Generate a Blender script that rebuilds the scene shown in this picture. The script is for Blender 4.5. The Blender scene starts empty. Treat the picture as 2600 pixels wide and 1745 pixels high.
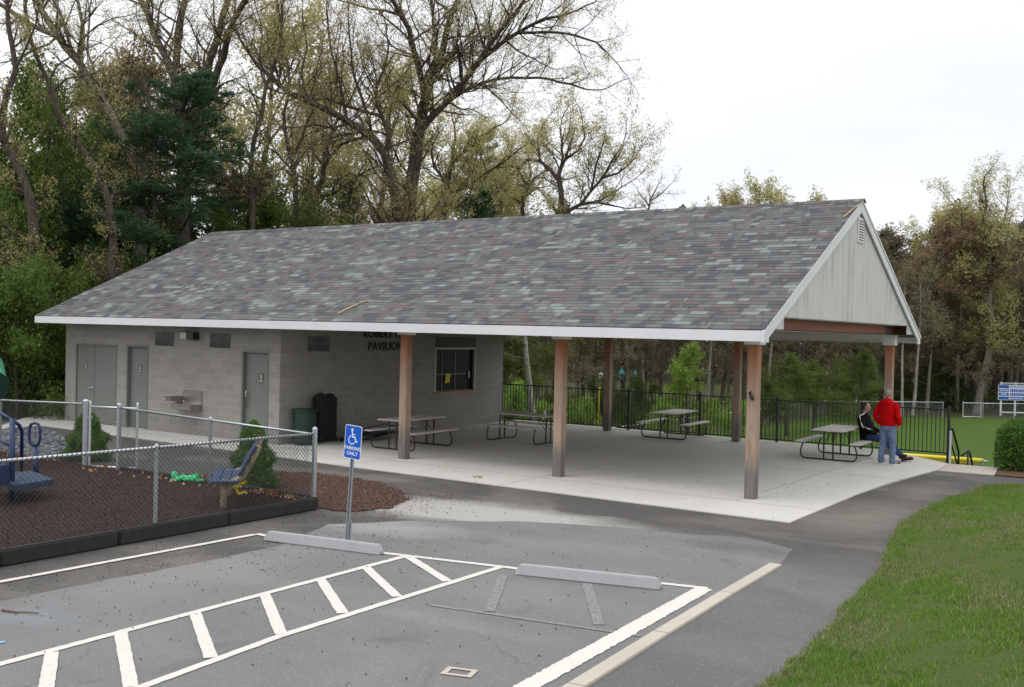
import bpy, bmesh, math, random
import numpy as np
from mathutils import Vector, Matrix
R = random.Random(7)
NP = np.random.default_rng(7)
pi = math.pi
S = bpy.context.scene
COL = S.collection

# ---------------------------------------------------------------- camera
FPX, PITCH, ROLL, YAW = 2628.85, 0.0123955, 0.0234248, 0.595319
CAM = Vector((6.96777, -17.88975, 2.95))
fw = Vector((-math.sin(YAW)*math.cos(PITCH), math.cos(YAW)*math.cos(PITCH), -math.sin(PITCH)))
r0 = fw.cross(Vector((0, 0, 1))).normalized()
u0 = r0.cross(fw)
rt = r0*math.cos(ROLL)+u0*math.sin(ROLL)
up = -r0*math.sin(ROLL)+u0*math.cos(ROLL)
cd = bpy.data.cameras.new('camera')
cd.sensor_fit = 'HORIZONTAL'; cd.sensor_width = 36; cd.lens = 36*FPX/2600
cd.clip_start = 0.1; cd.clip_end = 2000
cam = bpy.data.objects.new('camera', cd); COL.objects.link(cam)
cam.matrix_world = Matrix(((rt.x, up.x, -fw.x, CAM.x), (rt.y, up.y, -fw.y, CAM.y), (rt.z, up.z, -fw.z, CAM.z), (0, 0, 0, 1)))
S.camera = cam
K = 2600/2336.0
def ray(px, py):
    return fw + rt*((px*K-1300)/FPX) + up*((872.5-py*K)/FPX)
def at(px, py, depth):
    return CAM + ray(px, py)*depth
def hit(px, py, p, n):
    d = ray(px, py); n = Vector(n); t = (Vector(p)-CAM).dot(n)/d.dot(n)
    return CAM+d*t
def lerp(a, b, t): return a+(b-a)*t
def sstep(t):
    t = min(1, max(0, t)); return t*t*(3-2*t)

# ---------------------------------------------------------------- terrain
EDGE = [(-18, 4.6), (-12, 4.1), (-9.46, 3.93), (-9.06, 3.94), (-7.46, 3.84), (-5.19, 3.64), (-3.95, 3.5), (-2.37, 3.22), (-0.6, 2.92), (1.92, 2.93), (5.03, 3.21), (5.5, 3.5), (5.97, 3.9), (6.25, 6.0), (6.4, 12)]
def edge_x(y):
    if y <= EDGE[0][0]: return EDGE[0][1]
    for (a, b), (c, d) in zip(EDGE, EDGE[1:]):
        if y <= c: return lerp(b, d, (y-a)/(c-a))
    return 99
def crest(x):
    if x < .1: return 10.6
    if x < 1.75: return lerp(10.45, 8.72, (x-.1)/1.65)
    if x < 2.9: return 8.75
    return lerp(8.8, 9.9, sstep((x-2.9)/.5))
def hgt(x, y):
    z = 0.0
    y0 = crest(x)
    if y > y0: z -= 1.75*min(1, (y-y0)/4.6)**.8
    if y > 15.6: z -= 0.85*sstep((y-15.6)/32.0)
    if x > 2 and y < 6.2:
        d = x-edge_x(y)
        if d > 0:
            k = sstep((6.2-y)/9.0)
            z += min(1.35, 0.03+0.26*max(0, d-0.1)*(0.35+0.65*sstep(d/2.5)))*k
    if x > 4.5 and y > 5: pass
    return z

# ---------------------------------------------------------------- helpers
def tag(o, label=None, cat=None, group=None, kind=None):
    if label: o['label'] = label
    if cat: o['category'] = cat
    if group: o['group'] = group
    if kind: o['kind'] = kind
    return o
def thing(name, loc=(0, 0, 0), rz=0, label=None, cat=None, group=None):
    o = bpy.data.objects.new(name, None); COL.objects.link(o)
    o.empty_display_size = 0.2
    o.location = loc; o.rotation_euler = (0, 0, rz)
    return tag(o, label, cat, group)
def newmesh(name, V, F, mat, parent=None, smooth=False, loc=None, uv=None):
    me = bpy.data.meshes.new(name)
    me.from_pydata([tuple(v) for v in V], [], F)
    if smooth:
        me.polygons.foreach_set('use_smooth', [True]*len(me.polygons))
    if mat is not None: me.materials.append(mat)
    me.update()
    o = bpy.data.objects.new(name, me); COL.objects.link(o)
    if parent is not None: o.parent = parent
    if loc is not None: o.location = loc
    return o
class MB:
    def __init__(s): s.v = []; s.f = []
    def add(s, V, F):
        b = len(s.v); s.v += [Vector(v) for v in V]; s.f += [tuple(i+b for i in f) for f in F]; return s
    def box(s, x0, x1, y0, y1, z0, z1):
        V = [(x0, y0, z0), (x1, y0, z0), (x1, y1, z0), (x0, y1, z0), (x0, y0, z1), (x1, y0, z1), (x1, y1, z1), (x0, y1, z1)]
        return s.add(V, [(0, 3, 2, 1), (4, 5, 6, 7), (0, 1, 5, 4), (1, 2, 6, 5), (2, 3, 7, 6), (3, 0, 4, 7)])
    def bar(s, a, b, w, h, upv=(0, 0, 1)):
        a = Vector(a); b = Vector(b); d = (b-a).normalized(); u = Vector(upv)
        x = d.cross(u)
        if x.length < 1e-4: x = d.cross(Vector((0, 1, 0)))
        x.normalize(); u = x.cross(d); x *= w/2; u *= h/2
        V = [a-x-u, a+x-u, a+x+u, a-x+u, b-x-u, b+x-u, b+x+u, b-x+u]
        return s.add(V, [(0, 1, 2, 3), (7, 6, 5, 4), (4, 5, 1, 0), (5, 6, 2, 1), (6, 7, 3, 2), (7, 4, 0, 3)])
    def tube(s, P, rads, n=8, cap=True):
        P = [Vector(p) for p in P]
        if not hasattr(rads, '__len__'): rads = [rads]*len(P)
        b = len(s.v); m = len(P); px = None
        for i, p in enumerate(P):
            t = (P[min(i+1, m-1)]-P[max(i-1, 0)])
            t = t.normalized() if t.length > 1e-9 else Vector((0, 0, 1))
            if px is None:
                px = t.cross(Vector((0.31, 0.17, 1)) if abs(t.z) < .9 else Vector((1, 0.2, 0)))
            px = (px-t*px.dot(t)).normalized(); q = t.cross(px)
            for k in range(n):
                a = 2*pi*k/n
                s.v.append(p+(px*math.cos(a)+q*math.sin(a))*rads[i])
        for i in range(m-1):
            for k in range(n):
                k2 = (k+1) % n
                s.f.append((b+i*n+k, b+i*n+k2, b+(i+1)*n+k2, b+(i+1)*n+k))
        if cap and n > 3:
            s.f.append(tuple(b+k for k in reversed(range(n))))
            s.f.append(tuple(b+(m-1)*n+k for k in range(n)))
        return s
    def lathe(s, prof, c=(0, 0, 0), n=20):
        c = Vector(c); b = len(s.v); m = len(prof)
        for r, z in prof:
            for k in range(n):
                a = 2*pi*k/n; s.v.append(c+Vector((r*math.cos(a), r*math.sin(a), z)))
        for i in range(m-1):
            for k in range(n):
                k2 = (k+1) % n
                s.f.append((b+i*n+k, b+i*n+k2, b+(i+1)*n+k2, b+(i+1)*n+k))
        s.f.append(tuple(b+k for k in reversed(range(n)))); s.f.append(tuple(b+(m-1)*n+k for k in range(n)))
        return s
    def prism(s, pts, z0, z1):
        n = len(pts)
        ar = sum(pts[i][0]*pts[(i+1) % n][1]-pts[(i+1) % n][0]*pts[i][1] for i in range(n))
        if ar < 0: pts = pts[::-1]
        V = [(p[0], p[1], z0) for p in pts]+[(p[0], p[1], z1) for p in pts]
        F = [tuple(reversed(range(n))), tuple(range(n, 2*n))]+[(i, (i+1) % n, n+(i+1) % n, n+i) for i in range(n)]
        return s.add(V, F)
    def extr(s, pts, d):        # polygon of 3-D points extruded by vector d
        n = len(pts); pts = [Vector(p) for p in pts]; d = Vector(d)
        V = pts+[p+d for p in pts]
        return s.add(V, [tuple(reversed(range(n))), tuple(range(n, 2*n))]+[(i, (i+1) % n, n+(i+1) % n, n+i) for i in range(n)])
    def ell(s, c, r, n=12, m=8, rot=None):
        c = Vector(c); V = []; F = []
        for j in range(1, m):
            th = pi*j/m
            for k in range(n):
                a = 2*pi*k/n
                v = Vector((r[0]*math.sin(th)*math.cos(a), r[1]*math.sin(th)*math.sin(a), r[2]*math.cos(th)))
                if rot is not None: v = rot @ v
                V.append(c+v)
        T = Vector((0, 0, r[2])); B = Vector((0, 0, -r[2]))
        if rot is not None: T = rot @ T; B = rot @ B
        V += [c+T, c+B]; t = len(V)-2; bt = t+1
        for j in range(m-2):
            for k in range(n):
                k2 = (k+1) % n
                F.append((j*n+k, (j+1)*n+k, (j+1)*n+k2, j*n+k2))
        for k in range(n):
            F.append((t, k, (k+1) % n)); F.append((bt, (m-2)*n+(k+1) % n, (m-2)*n+k))
        return s.add(V, F)
    def build(s, name, mat, parent=None, bevel=0, smooth=False, seg=2, fix=True):
        o = newmesh(name, s.v, s.f, mat, parent, smooth)
        if fix or bevel:
            bm = bmesh.new(); bm.from_mesh(o.data)
            if fix: bmesh.ops.recalc_face_normals(bm, faces=bm.faces)
            if bevel:
                ed = [e for e in bm.edges if len(e.link_faces) == 2 and e.calc_face_angle(0) > 0.6]
                bmesh.ops.bevel(bm, geom=ed, offset=bevel, segments=seg, affect='EDGES', clamp_overlap=True)
            bm.to_mesh(o.data); bm.free(); o.data.update()
        return o
def arr_mesh(name, V, quads, mat, parent=None, smooth=False):
    """fast mesh from numpy arrays: V (n,3), quads (m,k)"""
    V = np.asarray(V, dtype=np.float32); quads = np.asarray(quads, dtype=np.int32)
    me = bpy.data.meshes.new(name); m, k = quads.shape
    me.vertices.add(len(V)); me.vertices.foreach_set('co', V.ravel())
    me.loops.add(m*k); me.loops.foreach_set('vertex_index', quads.ravel())
    me.polygons.add(m); me.polygons.foreach_set('loop_start', np.arange(0, m*k, k, dtype=np.int32))
    me.update(calc_edges=True)
    if mat is not None: me.materials.append(mat)
    o = bpy.data.objects.new(name, me); COL.objects.link(o)
    if parent is not None: o.parent = parent
    return o

# ---------------------------------------------------------------- materials
def nodes(name):
    m = bpy.data.materials.new(name); m.use_nodes = True
    nt = m.node_tree; b = nt.nodes['Principled BSDF']
    return m, nt, b
def N(nt, t, **kw):
    n = nt.nodes.new(t)
    for k, v in kw.items():
        if k.startswith('_'): setattr(n, k[1:], v)
        else: n.inputs[k.replace('_', ' ')].default_value = v
    return n
def L(nt, a, b): nt.links.new(a, b)
def math_(nt, op, a, b=None, c=None):
    n = nt.nodes.new('ShaderNodeMath'); n.operation = op
    for i, x in enumerate((a, b, c)):
        if x is None: continue
        if isinstance(x, (int, float)): n.inputs[i].default_value = x
        else: nt.links.new(x, n.inputs[i])
    return n.outputs[0]
def mix(nt, f, a, b, mode='MIX'):
    n = nt.nodes.new('ShaderNodeMix'); n.data_type = 'RGBA'; n.blend_type = mode
    for i, x in ((0, f), (6, a), (7, b)):
        if isinstance(x, (int, float)): n.inputs[i].default_value = x
        elif isinstance(x, tuple): n.inputs[i].default_value = (x[0], x[1], x[2], 1)
        else: nt.links.new(x, n.inputs[i])
    return n.outputs[2]
def ramp(nt, f, stops, interp='LINEAR'):
    n = nt.nodes.new('ShaderNodeValToRGB'); r = n.color_ramp; r.interpolation = interp
    while len(r.elements) < len(stops): r.elements.new(0.5)
    for e, (p, c) in zip(r.elements, stops):
        e.position = p; e.color = (c[0], c[1], c[2], 1) if isinstance(c, tuple) else (c, c, c, 1)
    nt.links.new(f, n.inputs[0]); return n.outputs[0]
def noise(nt, vec, scale, detail=4, rough=.55, dist=0):
    n = nt.nodes.new('ShaderNodeTexNoise'); n.inputs['Scale'].default_value = scale
    n.inputs['Detail'].default_value = detail; n.inputs['Roughness'].default_value = rough; n.inputs['Distortion'].default_value = dist
    if vec is not None: nt.links.new(vec, n.inputs['Vector'])
    return n.outputs['Fac']
def coord(nt, kind='Object'):
    return nt.nodes.new('ShaderNodeTexCoord').outputs[kind]
def vmul(nt, v, s):
    n = nt.nodes.new('ShaderNodeVectorMath'); n.operation = 'MULTIPLY'; nt.links.new(v, n.inputs[0]); n.inputs[1].default_value = s
    return n.outputs[0]
def bump(nt, b, h, strength=.3, dist=.01):
    n = nt.nodes.new('ShaderNodeBump'); n.inputs['Strength'].default_value = strength; n.inputs['Distance'].default_value = dist
    nt.links.new(h, n.inputs['Height']); nt.links.new(n.outputs[0], b.inputs['Normal'])
def simple(name, c, rough=.6, metal=0, var=.15, scale=6, bmp=0, bscale=40, stretch=(1, 1, 1), spec=.5):
    m, nt, b = nodes(name)
    v = vmul(nt, coord(nt), stretch)
    f = noise(nt, v, scale, 6, .6)
    c1 = tuple(x*(1-var) for x in c); c2 = tuple(min(1, x*(1+var)) for x in c)
    L(nt, ramp(nt, f, [(.3, c1), (.7, c2)]), b.inputs['Base Color'])
    b.inputs['Roughness'].default_value = rough; b.inputs['Metallic'].default_value = metal
    b.inputs['Specular IOR Level'].default_value = spec
    if bmp: bump(nt, b, noise(nt, v, bscale, 4), bmp, .01)
    return m

def mat_asphalt(name, base, warm, dustamt, agg=.35, lot=False):
    m, nt, b = nodes(name); co = coord(nt)
    big = noise(nt, co, .35, 5, .6); mid = noise(nt, co, 2.3, 5, .65, .4); fine = noise(nt, co, 95, 3, .7)
    vor = nt.nodes.new('ShaderNodeTexVoronoi'); vor.inputs['Scale'].default_value = 70; L(nt, co, vor.inputs['Vector'])
    c = ramp(nt, big, [(.3, tuple(x*.84 for x in base)), (.7, tuple(x*1.12 for x in base))])
    c = mix(nt, ramp(nt, mid, [(.42, 0.0), (.75, .45)]), c, warm)
    c = mix(nt, agg, c, ramp(nt, fine, [(.3, tuple(x*.45 for x in base)), (.7, tuple(min(1, x*1.75) for x in base))]))
    wh = nt.nodes.new('ShaderNodeTexWhiteNoise'); L(nt, vor.outputs['Position'], wh.inputs[0])
    sp = math_(nt, 'MULTIPLY', math_(nt, 'GREATER_THAN', wh.outputs['Value'], .965), math_(nt, 'LESS_THAN', vor.outputs['Distance'], .4))
    c = mix(nt, math_(nt, 'MULTIPLY', sp, .5), c, (.5, .49, .46))
    wh2 = math_(nt, 'LESS_THAN', wh.outputs['Value'], .05)
    c = mix(nt, math_(nt, 'MULTIPLY', math_(nt, 'MULTIPLY', wh2, math_(nt, 'LESS_THAN', vor.outputs['Distance'], .5)), .5), c, (.05, .05, .05))
    # pale dust washed over it in wide blotches
    d = noise(nt, vmul(nt, co, (.35, .8, 1)), 1.1, 5, .55, .6)
    c = mix(nt, math_(nt, 'MULTIPLY', ramp(nt, d, [(.46, 0.0), (.72, 1.0)]), dustamt), c, (.42, .395, .35))
    # worn dark patches
    k = noise(nt, vmul(nt, co, (1, .6, 1)), .8, 6, .7, .8)
    c = mix(nt, math_(nt, 'MULTIPLY', ramp(nt, k, [(.58, 0.0), (.66, 1.0)]), .3), c, tuple(x*.55 for x in base))
    L(nt, c, b.inputs['Base Color']); b.inputs['Roughness'].default_value = .92; b.inputs['Specular IOR Level'].default_value = .25
    bump(nt, b, fine, .35, .006)
    return m, nt, b, c
M = {}
M['lot'], _nt, _b, _c = mat_asphalt('lot_asphalt', (.158, .158, .163), (.155, .145, .13), .12)
M['walk'], _nt, _b, _c = mat_asphalt('walk_asphalt', (.118, .118, .122), (.115, .108, .098), .10)
M['path'], _nt, _b, _c = mat_asphalt('path_asphalt', (.080, .077, .075), (.10, .09, .08), .22, .22)
LOTN = None
# the wash of pale silt that has dried across the path beside the mulch
_co = coord(_nt)
def spot(nt, co, cx, cy, rx, ry, rot, soft=.5):
    mp = nt.nodes.new('ShaderNodeMapping'); mp.vector_type = 'TEXTURE'
    mp.inputs['Location'].default_value = (cx, cy, 0); mp.inputs['Rotation'].default_value = (0, 0, rot); mp.inputs['Scale'].default_value = (rx, ry, 1e3)
    nw = nt.nodes.new('ShaderNodeTexNoise'); nw.inputs['Scale'].default_value = 1.2; nw.inputs['Detail'].default_value = 6; L(nt, co, nw.inputs['Vector'])
    ad = nt.nodes.new('ShaderNodeVectorMath'); ad.operation = 'MULTIPLY_ADD'
    L(nt, nw.outputs['Color'], ad.inputs[0]); ad.inputs[1].default_value = (1.2, 1.2, 0)
    sb = nt.nodes.new('ShaderNodeVectorMath'); sb.operation = 'ADD'; sb.inputs[1].default_value = (-.6, -.6, 0)
    L(nt, co, sb.inputs[0]); L(nt, sb.outputs[0], ad.inputs[2])
    L(nt, ad.outputs[0], mp.inputs['Vector'])
    ln = nt.nodes.new('ShaderNodeVectorMath'); ln.operation = 'LENGTH'; L(nt, mp.outputs[0], ln.inputs[0])
    return ramp(nt, ln.outputs['Value'], [(soft, 1.0), (1.0, 0.0)])
s1 = spot(_nt, _co, -3.0, -4.4, 3.6, 1.25, .12)
s2 = spot(_nt, _co, 2.2, -.2, 1.2, 2.6, 0, .2)
s2b = spot(_nt, _co, 2.2, 3.4, .8, 1.6, 0, .2)
_c = mix(_nt, math_(_nt, 'MULTIPLY', s1, .9), _c, (.37, .365, .35))
_c = mix(_nt, math_(_nt, 'MULTIPLY', s2, .3), _c, (.34, .30, .25))
_c = mix(_nt, math_(_nt, 'MULTIPLY', s2b, .25), _c, (.34, .30, .25))
_c = mix(_nt, math_(_nt, 'MULTIPLY', spot(_nt, _co, 3.1, -5.0, 1.3, 1.7, 0, .3), .8), _c, (.118, .118, .122))
L(_nt, _c, _b.inputs['Base Color'])

# lot_spots : tar dark seam, oil drips, chalky scuffs
def lot_spots(mname, L_):
    m = M[mname]; nt = m.node_tree; b = nt.nodes['Principled BSDF']; c = b.inputs['Base Color'].links[0].from_socket; co = coord(nt)
    for cx_, cy_, rx, ry, ro, k, col in L_:
        c = mix(nt, math_(nt, 'MULTIPLY', spot(nt, co, cx_, cy_, rx, ry, ro, .25), k), c, col)
    cr = nt.nodes.new('ShaderNodeTexVoronoi'); cr.feature = 'DISTANCE_TO_EDGE'; cr.inputs['Scale'].default_value = .28
    wob = nt.nodes.new('ShaderNodeTexNoise'); wob.inputs['Scale'].default_value = 1.7; wob.inputs['Detail'].default_value = 5; L(nt, co, wob.inputs['Vector'])
    va = nt.nodes.new('ShaderNodeVectorMath'); va.operation = 'MULTIPLY_ADD'; L(nt, wob.outputs['Color'], va.inputs[0]); va.inputs[1].default_value = (.9, .9, 0); L(nt, co, va.inputs[2]); L(nt, va.outputs[0], cr.inputs['Vector'])
    gate = ramp(nt, noise(nt, co, .45, 2), [(.52, 0.0), (.62, 1.0)])
    c = mix(nt, math_(nt, 'MULTIPLY', math_(nt, 'MULTIPLY', math_(nt, 'LESS_THAN', cr.outputs['Distance'], .0016), gate), .6), c, (.05, .05, .05))
    L(nt, c, b.inputs['Base Color'])
lot_spots('lot', [(1.7, -4.1, 1.3, .55, .15, .5, (.09, .088, .088)), (1.2, -3.5, 2.2, .35, .1, .35, (.10, .097, .093)), (.6, -10.3, .35, .25, .3, .45, (.08, .08, .08)), (-2.6, -10.4, .8, .4, .5, .22, (.13, .13, .13)),
  (-3.0, -9.6, .9, 2.4, 0, .3, (.29, .28, .26)), (-2.7, -12.0, .9, .35, .2, .3, (.22, .30, .34)), (.5, -8.3, 1.3, .8, .1, .25, (.27, .27, .27)), (.9, -9.6, 1.6, .3, .1, .2, (.30, .30, .30)), (2.9, -6.6, .7, 1.8, 0, .25, (.27, .255, .23)), (-.6, -5.6, 2.6, .5, .15, .3, (.24, .238, .23)), (-2.9, -10.2, 1.6, 3.2, .1, .35, (.20, .20, .202)), (-3.2, -6.3, 1.6, .7, .3, .6, (.33, .325, .31))])
def mat_concrete(name, base, joint=False):
    m, nt, b = nodes(name); co = coord(nt)
    big = noise(nt, co, .5, 6, .6); mid = noise(nt, co, 3, 6, .7, .5); fine = noise(nt, co, 70, 3, .6)
    c = ramp(nt, big, [(.3, tuple(x*.88 for x in base)), (.7, tuple(min(1, x*1.08) for x in base))])
    c = mix(nt, ramp(nt, mid, [(.5, 0.0), (.85, .35)]), c, tuple(x*.66 for x in base))
    c = mix(nt, .2, c, ramp(nt, fine, [(.3, tuple(x*.7 for x in base)), (.7, tuple(min(1, x*1.2) for x in base))]))
    L(nt, c, b.inputs['Base Color']); b.inputs['Roughness'].default_value = .85
    b.inputs['Specular IOR Level'].default_value = .3
    bump(nt, b, fine, .15, .004)
    return m, nt, b, c
M['slab'], _nt, _b, _c = mat_concrete('slab_concrete', (.54, .53, .50))
_co = coord(_nt); _st = spot(_nt, _co, -5.6, 3.0, 4.6, 3.6, .2, .2)
_c = mix(_nt, math_(_nt, 'MULTIPLY', _st, .10), _c, (.25, .23, .2))
_v = _nt.nodes.new('ShaderNodeTexVoronoi'); _v.inputs['Scale'].default_value = 1.3; L(_nt, _co, _v.inputs['Vector'])
_c = mix(_nt, math_(_nt, 'MULTIPLY', math_(_nt, 'LESS_THAN', _v.outputs['Distance'], .035), .75), _c, (.07, .06, .05))
L(_nt, _c, _b.inputs['Base Color'])
M['conc2'] = mat_concrete('landing_concrete', (.44, .40, .35))[0]
M['curbstone'] = mat_concrete('curb_concrete', (.46, .42, .36))[0]
M['stop'] = mat_concrete('painted_concrete', (.36, .37, .385))[0]
M['joint'] = simple('joint_dark', (.16, .15, .13), .9)

def mat_paint_line(name, wear):
    m, nt, b = nodes(name); co = coord(nt)
    f = noise(nt, co, 28, 5, .75); g = noise(nt, co, 2.2, 4)
    c = mix(nt, ramp(nt, f, [(.60-wear*.2, 0.0), (.72-wear*.1, 1.0)]), (.60, .585, .545), (.30, .29, .27))
    c = mix(nt, ramp(nt, g, [(.5, 0.0), (.8, .3)]), c, (.5, .47, .42))
    L(nt, c, b.inputs['Base Color']); b.inputs['Roughness'].default_value = .8
    return m
M['line'] = mat_paint_line('worn_white_paint', .25)
M['line2'] = mat_paint_line('fresh_white_paint', .1)
M['ghost'] = simple('faded_paint', (.195, .195, .195), .9, var=.35, scale=20)
M['bluechalk'] = simple('blue_chalk', (.15, .35, .45), .9, var=.3, scale=20)

# cement block wall
m, nt, b = nodes('block_wall'); co = coord(nt)
sx = nt.nodes.new('ShaderNodeSeparateXYZ'); L(nt, co, sx.inputs[0])
cx = nt.nodes.new('ShaderNodeCombineXYZ'); L(nt, math_(nt, 'ADD', sx.outputs[0], sx.outputs[1]), cx.inputs[0]); L(nt, sx.outputs[2], cx.inputs[1])
br = nt.nodes.new('ShaderNodeTexBrick'); L(nt, cx.outputs[0], br.inputs['Vector'])
br.offset = .5; br.inputs['Scale'].default_value = 1; br.inputs['Mortar Size'].default_value = .009; br.inputs['Mortar Smooth'].default_value = .3
br.inputs['Brick Width'].default_value = .406; br.inputs['Row Height'].default_value = .203; br.inputs['Bias'].default_value = 0
br.inputs['Color1'].default_value = (.240, .230, .211, 1); br.inputs['Color2'].default_value = (.302, .290, .269, 1); br.inputs['Mortar'].default_value = (.37, .358, .335, 1)
fn = noise(nt, co, 60, 5, .75); bg = noise(nt, co, 1.1, 5, .6)
c = mix(nt, .28, br.outputs['Color'], ramp(nt, fn, [(.3, (.15, .142, .13)), (.7, (.40, .385, .36))]))
c = mix(nt, ramp(nt, bg, [(.45, 0.0), (.75, .3)]), c, (.20, .19, .175))
L(nt, c, b.inputs['Base Color']); b.inputs['Roughness'].default_value = .95; b.inputs['Specular IOR Level'].default_value = .2
hh = math_(nt, 'ADD', math_(nt, 'MULTIPLY', fn, .7), math_(nt, 'MULTIPLY', br.outputs['Fac'], -.8))
bump(nt, b, hh, .5, .012)
M['block'] = m

# shingles (uv.x metres along the eave, uv.y course number)
m, nt, b = nodes('asphalt_shingles'); uv = coord(nt, 'UV')
sx = nt.nodes.new('ShaderNodeSeparateXYZ'); L(nt, uv, sx.inputs[0])
row = math_(nt, 'FLOOR', sx.outputs[1])
wr = nt.nodes.new('ShaderNodeTexWhiteNoise'); wr.noise_dimensions = '1D'; L(nt, row, wr.inputs['W'])
def tabs(width, off):
    u = math_(nt, 'ADD', math_(nt, 'DIVIDE', sx.outputs[0], width), math_(nt, 'MULTIPLY', wr.outputs['Value'], 17.3+off))
    cell = math_(nt, 'FLOOR', u); fr = math_(nt, 'FRACT', u)
    cc = nt.nodes.new('ShaderNodeCombineXYZ'); L(nt, cell, cc.inputs[0]); L(nt, row, cc.inputs[1]); cc.inputs[2].default_value = off
    w = nt.nodes.new('ShaderNodeTexWhiteNoise'); L(nt, cc.outputs[0], w.inputs[0])
    return w.outputs['Value'], fr
v1, f1 = tabs(.33, 0); v2, f2 = tabs(.5, 3.1)
cc = nt.nodes.new('ShaderNodeCombineXYZ'); L(nt, math_(nt, 'MULTIPLY', sx.outputs[0], .8), cc.inputs[0]); L(nt, math_(nt, 'MULTIPLY', row, .28), cc.inputs[1])
reg = noise(nt, cc.outputs[0], 1.0, 2, .5)
sel = math_(nt, 'ADD', math_(nt, 'MULTIPLY', v1, .72), math_(nt, 'MULTIPLY', math_(nt, 'SUBTRACT', reg, .5), .9))
sel = math_(nt, 'ADD', sel, .14)
g1, g2, dk, rd, gn, lt = (.100, .102, .107), (.142, .142, .144), (.052, .058, .068), (.122, .088, .086), (.112, .138, .136), (.205, .25, .242)
c = ramp(nt, sel, [(0, dk), (.22, rd), (.30, g1), (.40, dk), (.49, g2), (.58, rd), (.64, gn), (.72, g1), (.80, lt), (.92, g2)], 'CONSTANT')
c2 = ramp(nt, v2, [(0, g1), (.3, rd), (.45, g2), (.62, gn), (.75, dk), (.88, g1), (.95, lt)], 'CONSTANT')
c = mix(nt, .18, c, c2)
gr = noise(nt, coord(nt), 160, 2, .8)
c = mix(nt, .16, c, ramp(nt, gr, [(.3, (.03, .03, .03)), (.7, (.30, .30, .30))]))
ln = math_(nt, 'LESS_THAN', f1, .025)
c = mix(nt, math_(nt, 'MULTIPLY', ln, .5), c, (.04, .04, .04))
L(nt, c, b.inputs['Base Color']); b.inputs['Roughness'].default_value = .95; b.inputs['Specular IOR Level'].default_value = .2
bump(nt, b, gr, .4, .004)
M['shingle'] = m

M['white'] = simple('white_trim', (.66, .67, .70), .55, var=.04, scale=2)
M['ceil'] = simple('bounce_dimming_ceiling_boards', (.30, .24, .19), .8, var=.3, scale=3)  # unseen inner ceiling; dark tone made up to cut light bounced onto the wall
M['bead'] = simple('white_beadboard', (.70, .71, .68), .6, var=.05, scale=2)
# weathered gable siding
m, nt, b = nodes('weathered_siding'); co = coord(nt)
st = noise(nt, vmul(nt, co, (1, 3.4, .14)), 1.6, 8, .78)
stm_ = ramp(nt, noise(nt, vmul(nt, co, (1, .9, .8)), 1.3, 3), [(.42, 0.1), (.62, 1.0)]); st2 = noise(nt, vmul(nt, co, (1, 22, .9)), 1.5, 6, .8)
c = ramp(nt, st2, [(.25, (.47, .467, .455)), (.75, (.64, .635, .62))])
c = mix(nt, math_(nt, 'MULTIPLY', stm_, ramp(nt, st, [(.46, 0.0), (.66, .85)])), c, (.25, .245, .262))

L(nt, c, b.inputs['Base Color']); b.inputs['Roughness'].default_value = .9
M['siding'] = m
# cedar posts : orange near the roof, grey and weathered towards the foot
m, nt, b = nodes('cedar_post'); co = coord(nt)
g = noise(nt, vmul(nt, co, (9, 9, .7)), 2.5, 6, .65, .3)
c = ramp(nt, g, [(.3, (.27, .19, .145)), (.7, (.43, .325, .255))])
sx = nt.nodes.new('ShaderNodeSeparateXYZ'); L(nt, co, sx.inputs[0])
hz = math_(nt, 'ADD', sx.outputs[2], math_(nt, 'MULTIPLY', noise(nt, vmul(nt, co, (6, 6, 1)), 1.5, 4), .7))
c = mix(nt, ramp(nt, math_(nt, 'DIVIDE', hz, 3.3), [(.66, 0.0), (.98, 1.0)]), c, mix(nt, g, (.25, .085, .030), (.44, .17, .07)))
lo = ramp(nt, math_(nt, 'DIVIDE', hz, 3.0), [(.27, 1.0), (.40, 0.0)])
c = mix(nt, math_(nt, 'MULTIPLY', lo, .9), c, mix(nt, g, (.075, .072, .070), (.21, .205, .20)))
cr = noise(nt, vmul(nt, co, (30, 30, .5)), 1.3, 3, .5)
c = mix(nt, ramp(nt, cr, [(.66, 0.0), (.70, .7)]), c, (.05, .035, .03))
L(nt, c, b.inputs['Base Color']); b.inputs['Roughness'].default_value = .85; b.inputs['Specular IOR Level'].default_value = .2
bump(nt, b, g, .3, .006)
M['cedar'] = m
M['redbeam'] = simple('stained_beam', (.23, .065, .028), .6, var=.3, scale=3, stretch=(1, .4, 8))
M['door'] = simple('door_paint', (.150, .162, .150), .5, var=.05, scale=2)
M['doorframe'] = simple('door_frame_paint', (.135, .147, .135), .5, var=.05, scale=2)
M['steel'] = simple('brushed_steel', (.36, .33, .31), .28, .9, var=.12, scale=8, stretch=(.3, 1, 6))
M['galv'] = simple('galvanised', (.42, .46, .49), .42, .75, var=.18, scale=30)
M['galvl'] = simple('galvanised_bright', (.62, .65, .68), .38, .6, var=.15, scale=30)
M['wire'] = simple('fence_wire', (.030, .038, .040), .5, .2, var=.2, scale=30)
M['wirel'] = simple('fence_wire_pale', (.20, .22, .22), .5, .4, var=.2, scale=30)
M['black'] = simple('black_metal', (.012, .012, .013), .4, 0, var=.2, scale=30)
M['rubber'] = simple('black_rubber', (.018, .017, .018), .8, 0, var=.35, scale=12, bmp=.3)
M['blackcloth'] = simple('black_cloth', (.006, .006, .007), .85, var=.4, scale=9, bmp=.4, bscale=18)
M['signblue'] = simple('sign_blue', (.0, .095, .53), .35, var=.04)
M['signwhite'] = simple('sign_white', (.74, .77, .80), .4, var=.04)
M['boardblue'] = simple('board_blue', (.01, .09, .42), .45, var=.06)
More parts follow.
